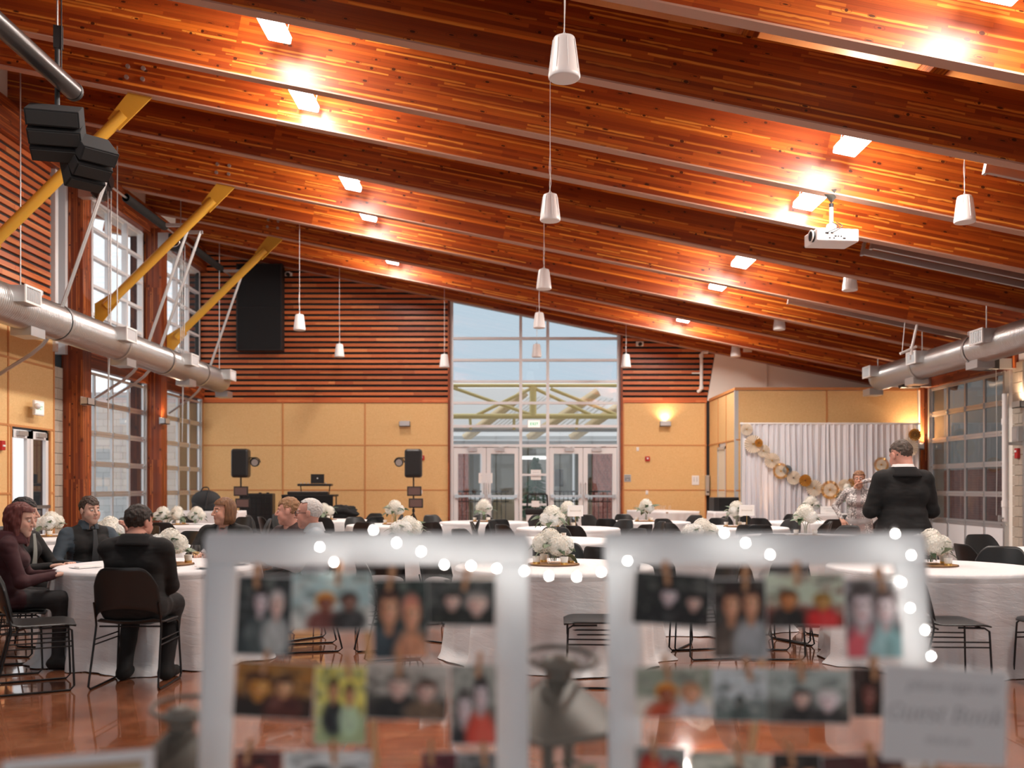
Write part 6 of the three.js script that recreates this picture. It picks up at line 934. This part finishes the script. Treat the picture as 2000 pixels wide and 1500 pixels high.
{ // fairy lights draped over both frames
  const L = [[560, 1048], [625, 1068], [653, 1098], [690, 1060], [730, 1035], [775, 1060], [823, 1077], [868, 1103], [920, 1105], [970, 1110], [1024, 1115], [1072, 1125], [1126, 1127], [1174, 1117], [1225, 1095], [1300, 1045], [1414, 1041], [1455, 1060], [1503, 1083], [1620, 1045], [1747, 1042], [1778, 1084], [1759, 1137], [1776, 1187], [1805, 1230], [1817, 1281]], dark = new Set([0, 3, 15, 19]);
  const o = thing('fairy_lights', 'string of lit fairy lights draped across both white frames', 'string lights'), pts = L.map(([x, y]) => at(x, y, FD - .05 - shift(y)));
  mesh('cord', new THREE.TubeGeometry(new THREE.CatmullRomCurve3(pts), 260, .0011, 5, false), M.clear, o);
  const g = glow(1, .96, .9, 60);
  for (const [i, p] of pts.entries()) { if (dark.has(i)) continue; const b = mesh('bulb', new THREE.SphereGeometry(.0027, 10, 8).translate(p.x, p.y, p.z + .004), g, o); mesh('bulb_holder', rod(p.clone().add(V(0, .004, .003)), p.clone().add(V(0, .012, 0)), .002, 6), M.white, b); const l = new THREE.PointLight(new THREE.Color().setRGB(1, .93, .84), .0006); l.position.set(p.x, p.y, p.z + .004); l.shadow.radius = .3; o.add(l); }
}
function lantern(label, x, d, apex, w) {
  const o = thing('lantern', label, 'lantern', [x, DT, -d], .55), roofB = apex - DT - .115, hw = w / 2;
  mesh('base', rb(w, .02, w, .004, 0, .01, 0), M.lantern, o);
  for (const [a, b] of [[-1, -1], [1, -1], [-1, 1], [1, 1]]) mesh('corner_post', b6(a * (hw - .012) - .009, a * (hw - .012) + .009, .02, roofB, b * (hw - .012) - .009, b * (hw - .012) + .009), M.lantern, o);
  for (const s of [-1, 1]) { mesh('pane', b6(-hw + .02, hw - .02, .02, roofB, s * (hw - .012) - .001, s * (hw - .012) + .001), M.clear, o); mesh('pane', b6(s * (hw - .012) - .001, s * (hw - .012) + .001, .02, roofB, -hw + .02, hw - .02), M.clear, o); }
  mesh('eave', rb(w + .04, .014, w + .04, .005, 0, roofB + .005, 0), M.lantern, o);
  mesh('roof', new THREE.CylinderGeometry(w * .16, (w + .03) * .707, .1, 4, 1).rotateY(Math.PI / 4).translate(0, roofB + .06, 0), M.lantern, o);
  mesh('chimney', [new THREE.CylinderGeometry(w * .17, w * .15, .03, 16).translate(0, roofB + .122, 0), new THREE.CylinderGeometry(w * .24, w * .24, .008, 18).translate(0, roofB + .137, 0), new THREE.SphereGeometry(w * .2, 18, 10, 0, 7, 0, 1.57).scale(1, .6, 1).translate(0, roofB + .14, 0)], M.lantern, o);
  mesh('handle', new THREE.TorusGeometry(w * .42, .006, 8, 28).scale(1, .9, 1).rotateX(-1.4).translate(w * .1, roofB + .15, -w * .1), M.lantern, o);
  for (let k = 0; k < 9; k++) { const l = mesh('leaf', leafGeo, k % 2 ? M.leafPale : M.leaf, o); l.position.set(rr(-.03, .03), .03 + k * .016, rr(-.03, .03)); l.rotation.set(rr(-1.2, -.2), k * 2.4, 0, 'YXZ'); }
}
lantern('grey metal lantern standing in the gap between the two white frames', .10, 2.08, .995, .19);
lantern('grey metal lantern cut by the frame nearest the seated guests', -.68, 2.0, .905, .17);
{ // guest book sign
  const d = 1.74, c = at(1845, 1398, d), w = .222, h = .168, o = thing('guest_book_sign', 'white guest book card with grey handwriting beside the second frame', 'sign', [c.x, DT, -d]);
  const y = c.y - DT; const card = mesh('card', rb(w, h, .003, .001), M.paper, o); card.position.set(0, y, 0); card.rotation.set(-.08, 0, -.06);
  const t = tex(canvas(512, 388, (g, W, Hh) => { g.fillStyle = '#e6e7e8'; g.fillRect(0, 0, W, Hh); g.fillStyle = '#a4a6a8'; g.textAlign = 'center'; g.setTransform(1, 0, -.25, 1, 50, 0); g.font = '54px serif'; g.fillText('please sign our', W / 2, 90); g.font = '92px serif'; g.fillText('Guest Book', W / 2, 220); g.font = '40px serif'; g.fillText('thank you', W / 2 + 40, 310); }));
  const f = face('handwriting', w * .98, h * .98, t, card, 0, 0, .0018);
  mesh('easel', [rod(V(-.05, 0, .02), V(-.03, y, -.006), .004, 6), rod(V(.05, 0, .02), V(.03, y, -.006), .004, 6), rod(V(0, 0, -.08), V(0, y + .02, -.01), .004, 6), rod(V(-.1, y - h / 2 - .012, .01), V(.1, y - h / 2 - .012, .01), .004, 6)], M.wood, o);
}
{ // small tilted frame at the corner of the picture
  const d = 1.68, a = at(8, 1486, d), b = at(300, 1462, d), w = a.distanceTo(b), o = thing('tabletop_picture', 'small white picture frame tilted at the bottom corner', 'picture frame', [(a.x + b.x) / 2, (a.y + b.y) / 2, -d]); o.rotation.set(-.25, 0, Math.atan2(b.y - a.y, b.x - a.x)); const h = o.position.y - DT - .0;
  mesh('rail', rb(w, .018, .014, .004, 0, -.009, 0), M.whiteGloss, o); mesh('rail', rb(w, .018, .014, .004, 0, -h + .02, 0), M.whiteGloss, o); for (const s of [-1, 1]) mesh('rail', rb(.018, h - .03, .014, .004, s * (w / 2 - .009), -h / 2, 0), M.whiteGloss, o);
  face('picture', w - .036, h - .06, photoTex('#a8a08a', '#4a4a34', [[.3, .25, .1, PK, '#2c2018', '#3a2a24'], [.62, .2, .1, O, '#3a1c14', '#8a2c20']]), o, 0, -h / 2, -.002); mesh('back_board', b6(-w / 2 + .018, w / 2 - .018, -h + .03, -.018, -.006, -.003), M.wood, o);
}
renderer.render(scene, camera);
